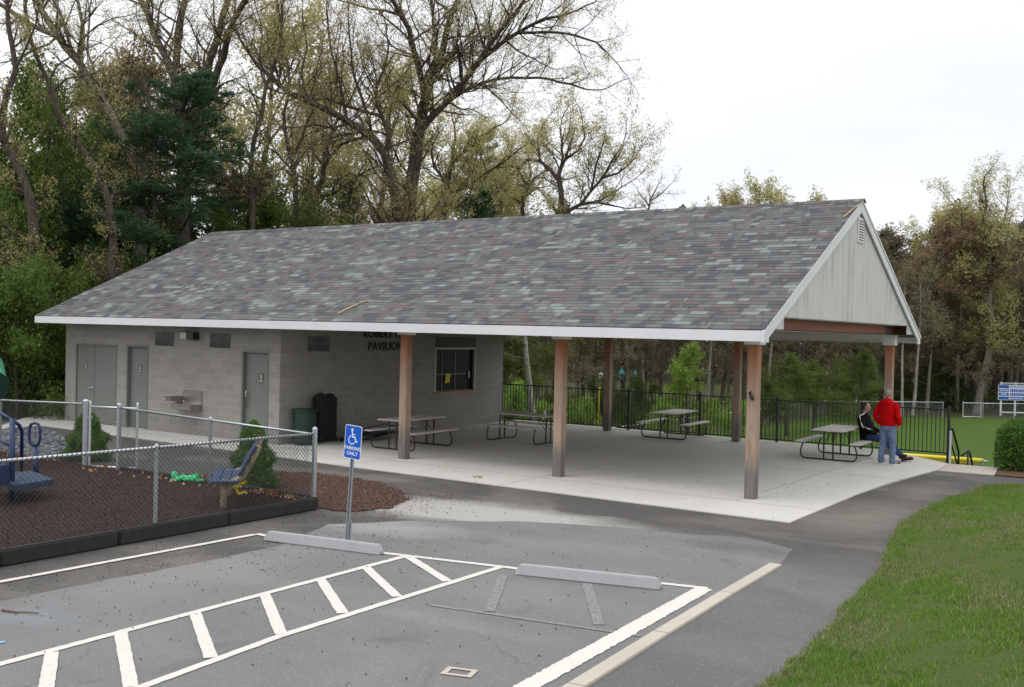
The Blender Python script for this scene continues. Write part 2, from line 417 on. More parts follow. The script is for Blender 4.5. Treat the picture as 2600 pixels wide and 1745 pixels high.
M['boardpale'] = simple('board_pale_blue', (.42, .55, .72), .5, var=.06)
M['glassblock'] = simple('glass_block', (.035, .042, .045), .12, 0, var=.5, scale=4)
M['grout'] = simple('grout', (.22, .22, .20), .9)
M['darkglass'] = simple('dark_window_glass', (.004, .004, .005), .35, 0, var=.3, spec=.15)
M['toygreen'] = simple('bright_green_plush', (.06, .50, .22), .8, var=.15)
M['shutter'] = simple('rolling_shutter', (.055, .062, .052), .6, var=.1)
M['frameal'] = simple('window_frame', (.42, .43, .39), .5, var=.1)
M['sill'] = simple('wooden_sill', (.42, .19, .065), .6, var=.2, scale=5, stretch=(1, 1, 5))
M['yellow'] = simple('yellow_paper', (.62, .50, .02), .7, var=.04)
M['yellowpl'] = simple('yellow_plastic', (.75, .58, .03), .5, var=.06)
M['green'] = simple('green_plastic', (.01, .20, .12), .4, var=.08)
M['bin'] = simple('dark_green_metal', (.004, .028, .020), .5, var=.2)
M['navy'] = simple('navy_paint', (.006, .022, .085), .4, var=.12)
M['navydeck'] = simple('navy_deck', (.018, .045, .10), .5, var=.2, scale=14)
M['slats'] = simple('blue_slats', (.018, .045, .115), .45, var=.12, scale=5)
M['log'] = simple('tan_log', (.27, .215, .15), .9, var=.45, scale=14, bmp=.8, bscale=25)
M['tabletop'] = simple('grey_plastic_wood', (.56, .52, .515), .6, var=.12, scale=4, stretch=(6, 1, 1))
M['tableframe'] = simple('brown_black_steel', (.018, .014, .013), .4, var=.2)
M['letters'] = simple('dark_letters', (.010, .009, .009), .5)
M['lamp_lens'] = simple('lamp_lens', (.50, .50, .46), .25, var=.1)
M['plate'] = simple('dark_steel_plate', (.045, .04, .038), .6)
M['bronze'] = simple('dark_bronze', (.012, .011, .010), .4)
M['stick'] = simple('bare_stick', (.42, .33, .21), .85, var=.35, scale=18)
M['copper'] = simple('rusty_brown', (.14, .055, .025), .5)
M['skin'] = simple('skin', (.37, .21, .16), .55, var=.06)
M['greyhair'] = simple('grey_hair', (.24, .23, .22), .8, var=.35, scale=90)
M['darkhair'] = simple('dark_hair', (.025, .018, .015), .7, var=.35, scale=90)
M['redcloth'] = simple('red_sweatshirt', (.46, .003, .004), .9, var=.16, scale=9, bmp=.5, bscale=9, spec=.1)
M['jeans'] = simple('blue_jeans', (.13, .18, .29), .9, var=.25, scale=8, bmp=.5, bscale=10, spec=.1)
M['jeansd'] = simple('dark_jeans', (.03, .055, .125), .9, var=.3, scale=8, bmp=.5, bscale=10, spec=.1)
M['jacket'] = simple('black_jacket', (.006, .006, .008), .85, var=.3, scale=9, bmp=.4, bscale=9, spec=.08)
M['shoeblack'] = simple('black_shoe', (.018, .018, .02), .6)
M['shoewhite'] = simple('white_shoe', (.62, .60, .56), .6)
M['shoebrown'] = simple('brown_shoe', (.055, .026, .017), .6)
M['clear'] = simple('clear_plastic', (.45, .5, .5), .15, 0, var=.1)
M['teal'] = simple('teal_cover', (.02, .23, .28), .6)
M['greycanvas'] = simple('pale_canvas', (.5, .5, .48), .7)

# mulch, soil and grass
def mat_ground(name, cols, sc=(1.2, 14, 60), bm=.6):
    m, nt, b = nodes(name); co = coord(nt)
    a = noise(nt, co, sc[0], 5, .6); d = noise(nt, co, sc[1], 5, .7, .6); e = noise(nt, co, sc[2], 3, .7)
    c = ramp(nt, a, [(.35, cols[0]), (.65, cols[1])])
    c = mix(nt, .5, c, ramp(nt, d, [(.35, cols[2]), (.68, cols[3])]))
    c = mix(nt, .3, c, ramp(nt, e, [(.3, tuple(x*.4 for x in cols[0])), (.7, tuple(min(1, x*1.8) for x in cols[1]))]))
    L(nt, c, b.inputs['Base Color']); b.inputs['Roughness'].default_value = 1; b.inputs['Specular IOR Level'].default_value = .1
    bump(nt, b, d, bm, .03)
    return m
M['mulch'] = mat_ground('dark_bark_mulch', [(.032, .020, .017), (.050, .032, .028), (.020, .012, .010), (.080, .053, .047)], (1.2, 26, 90))
M['redmulch'] = mat_ground('red_bark_mulch', [(.07, .038, .031), (.10, .056, .046), (.038, .021, .017), (.14, .082, .070)], (1.2, 26, 90))
M['woodfloor'] = mat_ground('woodland_floor', [(.05, .042, .022), (.05, .075, .02), (.035, .03, .018), (.10, .08, .045)], (.25, 3, 20))
M['fieldgrass'] = mat_ground('field_grass', [(.046, .090, .014), (.064, .112, .020), (.042, .082, .013), (.075, .120, .026)], (.12, 1.5, 12), .2)
M['bank'] = mat_ground('thin_turf_gap_shadow', [(.050, .088, .018), (.075, .105, .030), (.030, .050, .012), (.12, .125, .06)], (1.6, 22, 70))  # dark turf base, painted so gaps between blades read as shadow
M['riprap'] = mat_ground('grey_gravel', [(.10, .10, .11), (.17, .17, .18), (.03, .03, .035), (.28, .28, .30)], (1, 12, 30))
M['dirt'] = mat_ground('brown_dirt', [(.11, .065, .045), (.14, .09, .06), (.08, .05, .03), (.18, .12, .08)])

def mat_leaf(name, cols, trans=.35, objvar=.0):
    m, nt, b = nodes(name)
    g = nt.nodes.new('ShaderNodeNewGeometry')
    stops = [(i/(len(cols)-1) if len(cols) > 1 else 0, c) for i, c in enumerate(cols)]
    c = ramp(nt, g.outputs['Random Per Island'], stops)
    if objvar:
        oi = nt.nodes.new('ShaderNodeObjectInfo')
        hs = nt.nodes.new('ShaderNodeHueSaturation')
        L(nt, math_(nt, 'ADD', .5-.5*.06*objvar, math_(nt, 'MULTIPLY', oi.outputs['Random'], .06*objvar)), hs.inputs['Hue'])
        L(nt, math_(nt, 'ADD', 1-.25*objvar, math_(nt, 'MULTIPLY', oi.outputs['Random'], .5*objvar)), hs.inputs['Value'])
        L(nt, c, hs.inputs['Color']); c = hs.outputs['Color']
    L(nt, c, b.inputs['Base Color']); b.inputs['Roughness'].default_value = .7; b.inputs['Specular IOR Level'].default_value = .2
    tr = nt.nodes.new('ShaderNodeBsdfTranslucent'); L(nt, c, tr.inputs['Color'])
    mx = nt.nodes.new('ShaderNodeMixShader'); mx.inputs[0].default_value = trans
    L(nt, b.outputs[0], mx.inputs[1]); L(nt, tr.outputs[0], mx.inputs[2])
    L(nt, mx.outputs[0], nt.nodes['Material Output'].inputs['Surface'])
    return m
M['l_olive'] = mat_leaf('olive_spring_leaves', [(.33, .28, .12), (.42, .39, .15), (.50, .47, .21), (.38, .30, .16), (.32, .37, .12)], .5, .5)
M['l_tan'] = mat_leaf('tan_catkins', [(.36, .29, .14), (.45, .38, .18), (.52, .46, .24), (.38, .37, .15)], .5, .5)
M['l_green'] = mat_leaf('fresh_green_leaves', [(.07, .115, .022), (.11, .165, .034), (.16, .22, .05), (.06, .085, .022)], .45, .6)
M['l_dark'] = mat_leaf('dark_green_leaves', [(.035, .065, .016), (.06, .095, .024), (.095, .135, .032)], .3, .5)
M['l_bright'] = mat_leaf('bright_green_leaves', [(.16, .26, .04), (.22, .34, .06), (.27, .40, .09), (.12, .2, .03)], .4, .4)
M['l_rust'] = mat_leaf('rusty_buds', [(.25, .16, .10), (.31, .20, .12), (.24, .18, .12), (.28, .24, .14)], .45, .6)
M['l_brown'] = mat_leaf('brown_olive_buds', [(.15, .125, .09), (.20, .165, .11), (.16, .165, .08), (.23, .18, .13), (.13, .14, .07)], .4, .9)
M['l_pine'] = mat_leaf('pine_needles', [(.030, .075, .036), (.050, .112, .054), (.085, .165, .085), (.036, .085, .030)], .25, .4)
M['l_bush'] = mat_leaf('spruce_needles', [(.05, .12, .02), (.09, .19, .03), (.15, .27, .045), (.03, .075, .015)], .2, .2)
M['l_hedge'] = mat_leaf('hedge_leaves', [(.03, .085, .016), (.065, .15, .025), (.12, .24, .04), (.05, .12, .026)], .35, 0)
M['l_grass'] = mat_leaf('grass_blades', [(.065, .15, .018), (.11, .23, .026), (.17, .33, .042), (.25, .30, .10), (.085, .185, .022)], .3, 0)
M['l_straw'] = mat_leaf('dry_straw', [(.26, .22, .13), (.34, .29, .18), (.20, .17, .10), (.20, .21, .09)], .2, 0)
M['l_fall'] = mat_leaf('fallen_leaves', [(.32, .13, .06), (.42, .25, .13), (.25, .10, .05), (.5, .38, .22)], .1, 0)
M['stones'] = mat_leaf('broken_stones', [(.10, .11, .13), (.20, .21, .23), (.05, .055, .065), (.30, .31, .32)], 0, 0)
M['l_chip'] = mat_leaf('bark_chips', [(.040, .025, .021), (.070, .046, .040), (.022, .014, .012), (.12, .09, .08)], 0, 0)
M['l_chipr'] = mat_leaf('red_bark_chips', [(.080, .042, .034), (.13, .07, .056), (.05, .025, .020), (.30, .22, .18)], 0, 0)
M['bark'] = simple('dark_bark', (.075, .062, .053), .95, var=.5, scale=5, bmp=.8, bscale=9, stretch=(3, 3, .6), spec=.1)
M['barkg'] = simple('grey_bark', (.17, .155, .135), .95, var=.5, scale=4, bmp=.8, bscale=9, stretch=(3, 3, .8), spec=.1)
M['barkp'] = simple('pale_bark', (.27, .26, .23), .95, var=.45, scale=3, bmp=.5, bscale=9, stretch=(3, 3, 1), spec=.1)
M['barkr'] = simple('red_brown_bark', (.13, .065, .04), .95, var=.4, scale=4, bmp=.5, bscale=9, stretch=(3, 3, .8), spec=.1)
#@@PART2
# ---------------------------------------------------------------- world and sun
w = bpy.data.worlds.new('World'); S.world = w; w.use_nodes = True
nt = w.node_tree; bg = nt.nodes['Background']
SUN_EL, SUN_AZ = math.radians(60), math.radians(205)      # azimuth clockwise from +Y
sky = nt.nodes.new('ShaderNodeTexSky'); sky.sky_type = 'NISHITA'; sky.sun_disc = False
sky.sun_elevation = SUN_EL; sky.sun_rotation = SUN_AZ; sky.air_density = 1; sky.dust_density = 3
gen = nt.nodes.new('ShaderNodeTexCoord').outputs['Generated']
cl = noise(nt, vmul(nt, gen, (1, 1, 2.4)), 1.5, 5, .5, .4)
dirn = nt.nodes.new('ShaderNodeVectorMath'); dirn.operation = 'DOT_PRODUCT'; L(nt, gen, dirn.inputs[0]); dirn.inputs[1].default_value = (-.15, .95, -.35)
cl2 = math_(nt, 'ADD', math_(nt, 'MULTIPLY', cl, .8), math_(nt, 'MULTIPLY', dirn.outputs['Value'], .55))
cc = ramp(nt, cl2, [(.42, (11.2, 11.2, 11.25)), (1.0, (8.5, 8.7, 9.3))])
sz = nt.nodes.new('ShaderNodeSeparateXYZ'); L(nt, gen, sz.inputs[0])
zen = ramp(nt, sz.outputs[2], [(.25, 1.0), (1.0, 1.3)])
L(nt, mix(nt, 1.0, mix(nt, .93, sky.outputs['Color'], cc), zen, 'MULTIPLY'), bg.inputs['Color']); bg.inputs['Strength'].default_value = .118
sd = bpy.data.lights.new('sun', 'SUN'); sd.energy = 0.9; sd.angle = math.radians(22); sd.color = (1, .965, .92)
so = bpy.data.objects.new('sun', sd); COL.objects.link(so)
dv = Vector((math.sin(SUN_AZ)*math.cos(SUN_EL), math.cos(SUN_AZ)*math.cos(SUN_EL), math.sin(SUN_EL)))
so.rotation_euler = dv.to_track_quat('Z', 'Y').to_euler(); so.location = (0, -20, 30)
S.view_settings.view_transform = 'Standard'; S.view_settings.look = 'None'; S.view_settings.exposure = 0; S.view_settings.gamma = 1

# ---------------------------------------------------------------- ground sheets
def gg(px, py, z=0):
    p = hit(px, py, (0, 0, z), (0, 0, 1)); return (p.x, p.y)
def tess(name, poly, z, mat, thick=0, kind='structure', jag=0, step=.25):
    pts = []
    n = len(poly)
    for i in range(n):
        a = Vector(poly[i]+(0,)); b = Vector(poly[(i+1) % n]+(0,))
        k = max(1, int((b-a).length/step)) if jag else 1
        for j in range(k):
            p = a.lerp(b, j/k)
            if jag: p += Vector((R.uniform(-jag, jag), R.uniform(-jag, jag), 0))
            pts.append((p.x, p.y))
    m = MB()
    if thick: m.prism(pts, z-thick, z)
    else: m.add([(x, y, z) for x, y in pts], [tuple(range(len(pts)))])
    o = m.build(name, mat)
    if not thick:
        if o.data.polygons[0].normal.z < 0:
            o.data.flip_normals()
    return tag(o, kind=kind)
# one terrain sheet to the horizon
xs = sorted(set([-600, -400, -250, -160, -110, -80, -60, -50, -42, -36, -30, -26, -23] + [-20+i*2 for i in range(0, 10)]+[-1+i*.5 for i in range(14)]+[6+i*2 for i in range(0, 14)] + [36, 44, 60, 90, 140, 250, 400, 600]))
ys = sorted(set([-300, -150, -80, -50, -35, -28, -24] + [-20+i*2.5 for i in range(11)] + [8.4+i*.3 for i in range(30)] + [17, 19, 22, 25, 28, 32, 36, 40, 44, 48, 54, 60, 68, 80, 100, 130, 180, 280, 450, 700]))
V = [(x, y, (hgt(x, y) if y > 8 else 0)-.07 - (0.25 if (x > 2 and y < 8) else 0)) for y in ys for x in xs]
nx = len(xs)
F = [(j*nx+i, j*nx+i+1, (j+1)*nx+i+1, (j+1)*nx+i) for j in range(len(ys)-1) for i in range(nx-1)]
tag(newmesh('ground', V, F, M['woodfloor'], smooth=True), kind='structure')
# ball field
def gsheet(name, fx0, fx1, ys_, mat, dz, nxx=14):
    V = []; F = []
    for y in ys_:
        for i in range(nxx+1):
            x = lerp(fx0(y), fx1(y), i/nxx); y_ = max(y, crest(x)+.12); V.append((x, y_, hgt(x, y_)+dz))
    k = nxx+1
    for j in range(len(ys_)-1):
        for i in range(nxx): F.append((j*k+i, j*k+i+1, (j+1)*k+i+1, (j+1)*k+i))
    return tag(newmesh(name, V, F, mat, smooth=True), kind='structure')
gsheet('field', lambda y: -15.9, lambda y: (46 if y < 52 else 46), [8.8+i*.4 for i in range(20)]+[17, 20, 24, 28, 33, 38, 43, 48, 53], M['fieldgrass'], -.012, 90)
tag(newmesh('field_far_edge', [(-15.9, 53, -2.612), (46, 53, -2.612), (46, 100, -2.612), (-6.5, 64.2, -2.612), (-9.0, 61.9, -2.612), (-15.9, 56, -2.612)], [(0, 1, 2, 3, 4, 5)], M['fieldgrass']), kind='structure')
tess('path', [(-22, -20), (16, -20), (16, 7.3), (3.0, 7.1), (1.8, 7.0), (1.4, 2), (1.4, -1.6), (-22, -1.3)], -.012, M['path'])
tess('parking_lot', [(-3.45, -24), (-3.48, -11.9), (-3.3, -8.14), (-3.9, -6.6), (-3.2, -5.6), (-1.8, -4.45), (-.55, -3.95), (.5, -3.7), (1.35, -3.36), (2.2, -3.7), (2.36, -4.8), (2.6, -10.5), (3.0, -24)], -.007, M['lot'], jag=.03)
tess('walkway', [(2.35, -4.8), (3.0, -5.0), (3.9, -4.7), (4.3, -9.5), (5, -24), (3.0, -24), (2.6, -10.5)], -.0065, M['walk'], jag=.03)
tess('pavement', [(-22.5, 1.6), (-22.48, -.36), (-20.6, -2.19), (-18.3, -4.7), (-17.5, -4.1), (-19.9, -2.0), (-20.0, -1.36), (-14.8, -1.48), (-11.6, -1.52), (-8.3, -1.7), (1.46, -1.76), (1.45, 2.0), (1.52, 4.2), (1.82, 7.0), (1.78, 8.58), (.35, 10.05), (.1, 10.5), (-12.0, 10.55), (-12.0, 9.6), (-21.0, 9.6), (-21.0, 1.6)], .006, M['slab'], thick=.25)
tess('landing', [(1.83, 7.0), (1.79, 8.57), (2.87, 8.68), (3.02, 7.12)], .004, M['conc2'], thick=.2)
for i in range(5):     # steps down to the field
    tess('step', [(1.85, 8.6+.3*i), (2.85, 8.68+.3*i), (2.85, 8.98+.3*i), (1.85, 8.9+.3*i)], -.17*(i+1), M['conc2'], thick=.3)
for a, bb in (((-12.0, -.31), (1.45, -.31)), ((-4.2, -1.74), (-4.2, 10.5)), ((-8.3, -1.7), (-8.3, 10.5)), ((-.02, -.31), (-.02, 10.2)), ((-12, 4.8), (1.6, 4.8)), ((-20, -.75), (-12.2, -.78)), ((-17, -1.45), (-17, -.02)), ((-14.5, -1.45), (-14.5, -.02))):
    mb = MB(); mb.bar((a[0], a[1], .0072), (bb[0], bb[1], .0072), .012, .001); tag(mb.build('paving_joint', M['joint']), kind='structure')
tess('mulch_bed', [(-4.15, -4.9), (-4.35, -5.6), (-4.9, -5.72), (-18.5, -5.72), (-18.5, -5.0), (-9.5, -4.9), (-8.6, -3.3), (-7.8, -2.88), (-6.2, -2.92), (-5.2, -3.45), (-4.45, -4.1)], .004, M['redmulch'], jag=.07, step=.12)
tess('playground_floor', [(-30, -26), (-4.98, -26), (-4.98, -5.88), (-30, -5.88)], .155, M['mulch'], thick=.1)
tess('gravel', [gg(-160, 1010), gg(0, 981), gg(96, 973), gg(150, 1000), gg(165, 1035), gg(100, 1056), gg(0, 1064), gg(-160, 1080)], .008, M['riprap'], jag=.04)
tess('hedge_soil', [(3.03, 7.13), (2.9, 8.7), (3.0, 10.2), (16, 10.2), (16, 7.3), (3.7, 7.2)], .002, M['dirt'], jag=.03)

# grass bank
GY = np.arange(-20, 6.3, .3)
V = []; F = []; nxx = 60
for y in GY:
    x0 = edge_x(y)
    for i in range(nxx+1):
        d = 26*(i/nxx)**1.8; x = x0+d-.04
        V.append((x, y, hgt(x, y)-.03+.035*sstep(d/.15)+.02*math.sin(x*3.1+y*1.7)*sstep(d)+.015*math.sin(x*7.3-y*4.1)*sstep(d)))
k = nxx+1
for j in range(len(GY)-1):
    for i in range(nxx): F.append((j*k+i, j*k+i+1, (j+1)*k+i+1, (j+1)*k+i))
tag(newmesh('grass_bank', V, F, M['bank'], smooth=True), kind='structure')
def vnoise(x, y, s, seed):
    r = np.random.default_rng(seed); g = r.random((256, 256))
    u = x*s+100.3; v = y*s+100.7; i = np.floor(u).astype(int); j = np.floor(v).astype(int)
    fu = u-i; fv = v-j; fu = fu*fu*(3-2*fu); fv = fv*fv*(3-2*fv); i %= 255; j %= 255
    return (g[i, j]*(1-fu)+g[i+1, j]*fu)*(1-fv)+(g[i, j+1]*(1-fu)+g[i+1, j+1]*fu)*fv
def blades(name, x, y, z, h, wid, mat, lean=.5, seed=1, parent=None):
    r = np.random.default_rng(seed); n = len(x)
    a = r.random(n)*2*pi; la = r.random(n)*2*pi; ll = h*lean*r.random(n)
    dx = np.cos(a)*wid/2; dy = np.sin(a)*wid/2
    V = np.zeros((n, 3, 3)); V[:, 0] = np.stack([x-dx, y-dy, z], 1); V[:, 1] = np.stack([x+dx, y+dy, z], 1)
    V[:, 2] = np.stack([x+np.cos(la)*ll, y+np.sin(la)*ll, z+h], 1)
    return arr_mesh(name, V.reshape(-1, 3), np.arange(n*3).reshape(-1, 3), mat, parent)
n = 420000
gy = NP.uniform(-12.5, 6.1, n); ex = np.interp(gy, [e[0] for e in EDGE], [e[1] for e in EDGE])
gd = 8.5*NP.random(n)**1.25; gx = ex+gd-.05+.09*(vnoise(gy, gy*0, 3.5, 3)-.5)
bare = .6*vnoise(gx, gy, .9, 5)+.4*vnoise(gx, gy, 2.7, 6)
keep = (bare < .50+.13*NP.random(n)) | (NP.random(n) < .30)
keep &= vnoise(gx, gy, 7.0, 12)+.35*NP.random(n) > .42
gx = gx[keep]; gy = gy[keep]; gd = gd[keep]; bare = bare[keep]
hz = np.array([hgt(a, c) for a, c in zip(gx, gy)])
lush = .5*vnoise(gx, gy, 1.4, 9)+.5*vnoise(gx, gy, 5.5, 10)
hh = (.025+.050*NP.random(len(gx)))*(.45+.95*lush)
tag(blades('grass', gx, gy, hz-.005, hh, .010, M['l_grass'], 1.0, 4), 'short green grass with thin bare patches on the bank', 'grass', kind='stuff')
n2 = 170000; y2 = NP.uniform(-12.5, 6.1, n2); e2 = np.interp(y2, [e[0] for e in EDGE], [e[1] for e in EDGE]); x2 = e2+8.5*NP.random(n2)**1.25-.04+.05*NP.normal(size=n2)
b2 = .6*vnoise(x2, y2, .9, 5)+.4*vnoise(x2, y2, 2.7, 6); k2 = (b2 > .50) | (x2-e2 < .10) | (NP.random(n2) < .12)
x2 = x2[k2]; y2 = y2[k2]; z2 = np.array([hgt(a, c) for a, c in zip(x2, y2)])
tag(blades('dry_grass', x2, y2, z2-.004, .015+.035*NP.random(len(x2)), .011, M['l_straw'], 1.6, 8), 'dry straw coloured thatch in the thin patches of the bank', 'grass', kind='stuff')

# painted lines
def stripe(pts, w_, name='line_marking', mat='line', z=.0005, kind='structure', jag=0.004, st=.08):
    m = MB()
    for a, c in zip(pts, pts[1:]):
        a = Vector((a[0], a[1], z)); c = Vector((c[0], c[1], z)); d = (c-a).normalized(); q = Vector((-d.y, d.x, 0))
        nseg = max(2, int((c-a).length/st)); Lp = []; Rp = []
        for i in range(nseg+1):
            p = a.lerp(c, i/nseg)
            Lp.append(p+q*(w_/2+R.uniform(-jag, jag))); Rp.append(p-q*(w_/2+R.uniform(-jag, jag)))
        for i in range(nseg): m.add([Lp[i], Rp[i], Rp[i+1], Lp[i+1]], [(0, 1, 2, 3)])
    return tag(m.build(name, M[mat], fix=False), kind=kind)
stripe([(-4.25, -14.5), (-4.235, -11.48), (-4.13, -7.85)], .1)
stripe([(-4.14, -7.80), (-3.6, -7.82)], .1, z=.001)
stripe([(-2.0, -7.60), (-1.62, -7.52), (-.3, -7.235), (-.03, -7.19)], .1)
stripe([(-1.5, -15.5), (-1.545, -13.0), (-1.62, -7.58)], .1, z=.001)
stripe([(-.1, -15.5), (-.14, -12.6), (-.3, -10.96), (-.32, -7.29)], .1, z=.001)
for a, c in (((-1.50, -13.45), (-.2, -14.3)), ((-1.5, -12.56), (-.2, -13.45)), ((-1.56, -11.82), (-.2, -12.68)), ((-1.59, -10.93), (-.29, -11.8)), ((-1.60, -9.98), (-.33, -10.93)), ((-1.6, -9.12), (-.38, -10.03)), ((-1.6, -8.34), (-.38, -9.17)), ((-1.6, -7.54), (-.38, -8.27))):
    stripe([a, c], .12, z=.0015)
stripe([(1.62, -6.73), (2.16, -6.60)], .1)
stripe([(2.13, -6.63), (2.33, -10.72), (2.45, -15)], .2, mat='line2', z=.001, jag=.009, st=.025)
stripe([(-.05, -7.6), (.75, -9.02)], .12, mat='ghost', z=.0003)
stripe([(.94, -7.3), (1.9, -8.72)], .12, mat='ghost', z=.0003)
stripe([(.1, -9.2), (2.4, -8.8)], .07, mat='ghost', z=-.0003)
stripe([gg(-5, 1466), gg(12, 1464)], .07, mat='bluechalk')
# flush kerb stone in segments between the bay and the walk
kb = [(2.355, -4.87), (2.43, -6.69), (2.535, -8.61), (2.65, -10.45), (2.77, -12.4)]
kt = thing('kerb_strip', (2.43, -6.7, 0), 0, 'long tan concrete strip set in asphalt beside the thick white line', 'kerb')
for (a, c) in zip(kb, kb[1:]):
    m = MB(); d = Vector((c[0]-a[0], c[1]-a[1], 0)).normalized()*.006
    m.bar(Vector((a[0], a[1], -.03))+d-Vector((2.43, -6.7, 0)), Vector((c[0], c[1], -.03))-d-Vector((2.43, -6.7, 0)), .165, .10)
    m.build('kerb_stone', M['curbstone'], kt, bevel=.008)
# wheel stops
def wheel_stop(a, c, label):
    a = Vector(a+(0,)); c = Vector(c+(0,)); mid = (a+c)/2; L_ = (c-a).length
    m = MB(); prof = [(-.075, 0), (.075, 0), (.045, .125), (-.045, .125)]
    V = []
    for x, k in ((-L_/2, 1), (-L_/2+.05, 0), (L_/2-.05, 0), (L_/2, 1)):
        for (y, z) in prof: V.append((x+(0), y*(1-.1*k), z if not k else z*.0 if z == 0 else z*.35))
    F = [(0, 3, 2, 1), (12, 13, 14, 15)]
    for i in range(3):
        for k in range(4): F.append((i*4+k, i*4+(k+1) % 4, (i+1)*4+(k+1) % 4, (i+1)*4+k))
    m.add(V, F); o = m.build('wheel_stop', M['stop'], bevel=.01)
    o.location = mid+Vector((0, 0, -.004)); o.rotation_euler = (0, 0, math.atan2((c-a).y, (c-a).x))
    return tag(o, label, 'wheel stop', 'concrete wheel stops at the head of the bays')
wheel_stop((-3.75, -7.98), (-1.93, -7.66), 'grey concrete wheel stop in front of the blue parking sign post')
wheel_stop((0.02, -7.42), (1.74, -6.97), 'grey concrete wheel stop in the bay beside the thick white line')

# ---------------------------------------------------------------- the pavilion
PB = thing('pavilion', (0, 0, 0), 0, 'block and timber park pavilion with large mottled shingle roof', 'pavilion')
EY0, EZ, RY, RZ, XR = -.83, 3.065, 4.825, 5.95, .62
def xl(t): return lerp(-21.27, -20.5, t)
NC = 44
roof = None
V = []; F = []; UV = []
for side in (0, 1):
    ya, yb = (EY0, RY) if side == 0 else (2*RY-EY0, RY)
    sgn = -1 if side == 0 else 1
    sl = math.hypot(RY-EY0, RZ-EZ); nv = Vector((0, sgn*(RZ-EZ)/sl, (RY-EY0)/sl))
    for i in range(NC):
        t0, t1 = i/NC, (i+1)/NC
        p0 = Vector((0, lerp(ya, yb, t0), lerp(EZ, RZ, t0))); p1 = Vector((0, lerp(ya, yb, t1), lerp(EZ, RZ, t1)))
        a = p0+nv*.0065; bq = p1+nv*.001; c0 = p0-nv*.002
        x0, x1, X2 = xl(t0)-.015, xl(t1)-.015, XR+.012
        bi = len(V)
        V += [(x0, a.y, a.z), (X2, a.y, a.z), (X2, bq.y, bq.z), (x1, bq.y, bq.z), (x0, c0.y, c0.z), (X2, c0.y, c0.z)]
        F.append((bi, bi+1, bi+2, bi+3)); UV += [(x0, i+.5), (X2, i+.5), (X2, i+.5), (x1, i+.5)]
        F.append((bi+4, bi+5, bi+1, bi)); UV += [(x0, i+.5), (X2, i+.5), (X2, i+.5), (x0, i+.5)]
        if side == 1: F[-2] = F[-2][::-1]; F[-1] = F[-1][::-1]; UV[-8:] = UV[-8:-4][::-1]+UV[-4:][::-1]
roof = newmesh('roof', V, F, M['shingle'], PB)
uvl = roof.data.uv_layers.new(name='UVMap')
for i, q in enumerate(UV): uvl.data[i].uv = q
# ridge caps
m = MB(); x = -20.5
while x < XR:
    m.extr([(x, RY-.13, RZ-.13*.51+.012), (x, RY, RZ+.022), (x, RY+.13, RZ-.13*.51+.012), (x, RY+.13, RZ-.13*.51-.0), (x, RY, RZ+.012), (x, RY-.13, RZ-.13*.51)], (.148, 0, .004)); x += .145
rc = m.build('ridge_cap', M['shingle'], roof)
uvl = rc.data.uv_layers.new(name='UVMap')
for p in rc.data.polygons:
    for li in p.loop_indices:
        vx = rc.data.vertices[rc.data.loops[li].vertex_index].co.x; uvl.data[li].uv = (vx*2, 50.5)
# deck under the shingles
m = MB(); 
def yz(pts, x0, x1): return m.extr([(x0, y, z) for y, z in pts], (x1-x0, 0, 0))
m = MB(); yz([(EY0+.02, EZ-.012), (RY, RZ-.012), (2*RY-EY0-.02, EZ-.012), (2*RY-EY0-.02, EZ-.05), (RY, RZ-.05), (EY0+.02, EZ-.05)], -20.5, XR-.05)
m.build('roof_deck', M['joint'], roof)
m = MB(); m.box(-21.26, XR-.041, EY0-.012, EY0+.018, 2.862, 3.052); m.build('fascia', M['white'], PB)
m = MB(); m.box(-21.2, XR-.041, 2*RY-EY0-.018, 2*RY-EY0+.012, 2.862, 3.052); m.build('fascia', M['white'], PB)
sm = (RZ-EZ)/(RY-EY0)
for s in (0, 1):
    f = (lambda y: y) if s == 0 else (lambda y: 2*RY-y)
    m = MB(); yz([(f(EY0-.03), EZ-.025), (f(RY), RZ-.012), (f(RY), RZ-.265), (f(-.62), 2.935), (f(-.62), 2.85), (f(EY0-.03), 2.85)], XR-.04, XR)
    m.build('rake_board', M['white'], PB)
    m = MB(); yz([(f(EY0-.04), EZ-.018), (f(RY), RZ-.003), (f(RY), RZ-.055), (f(EY0-.04), EZ-.07)], XR, XR+.018)
    m.build('drip_edge', M['white'], PB)
    m = MB(); m.extr([(xl(0), f(EY0-.01), EZ-.02), (xl(1), f(RY), RZ-.012), (xl(1), f(RY), RZ-.2), (xl(0), f(EY0-.01), 2.86)], (.03, 0, 0))
    m.build('rake_board', M['white'], PB)
m = MB(); yz([(-.66, 3.085), (.28, 3.085), (.28, 3.312), (9.37, 3.312), (9.37, 3.085), (10.31, 3.085), (RY, RZ-.11)], .53, .56)
m.build('gable_siding', M['siding'], PB)
# rear-end gable in block
m = MB(); yz([(0, 3.08), (9.65, 3.08), (RY, RZ-.55)], -20.4, -20.36); m.build('gable_siding', M['siding'], PB)
m = MB(); m.box(.19, .53, .28, 9.37, 3.30, 3.312); m.build('gable_soffit', M['bead'], PB)
m = MB(); m.box(.03, .188, -.33, 9.98, 3.086, 3.298); m.build('gable_beam', M['redbeam'], PB)
m = MB(); m.box(.19, .528, 9.75, 9.90, 3.088, 3.288); m.build('gable_beam', M['redbeam'], PB)
m = MB(); m.box(.188, .20, 8.72, 9.24, 3.088, 3.296); m.build('beam_bracket', M['plate'], PB)
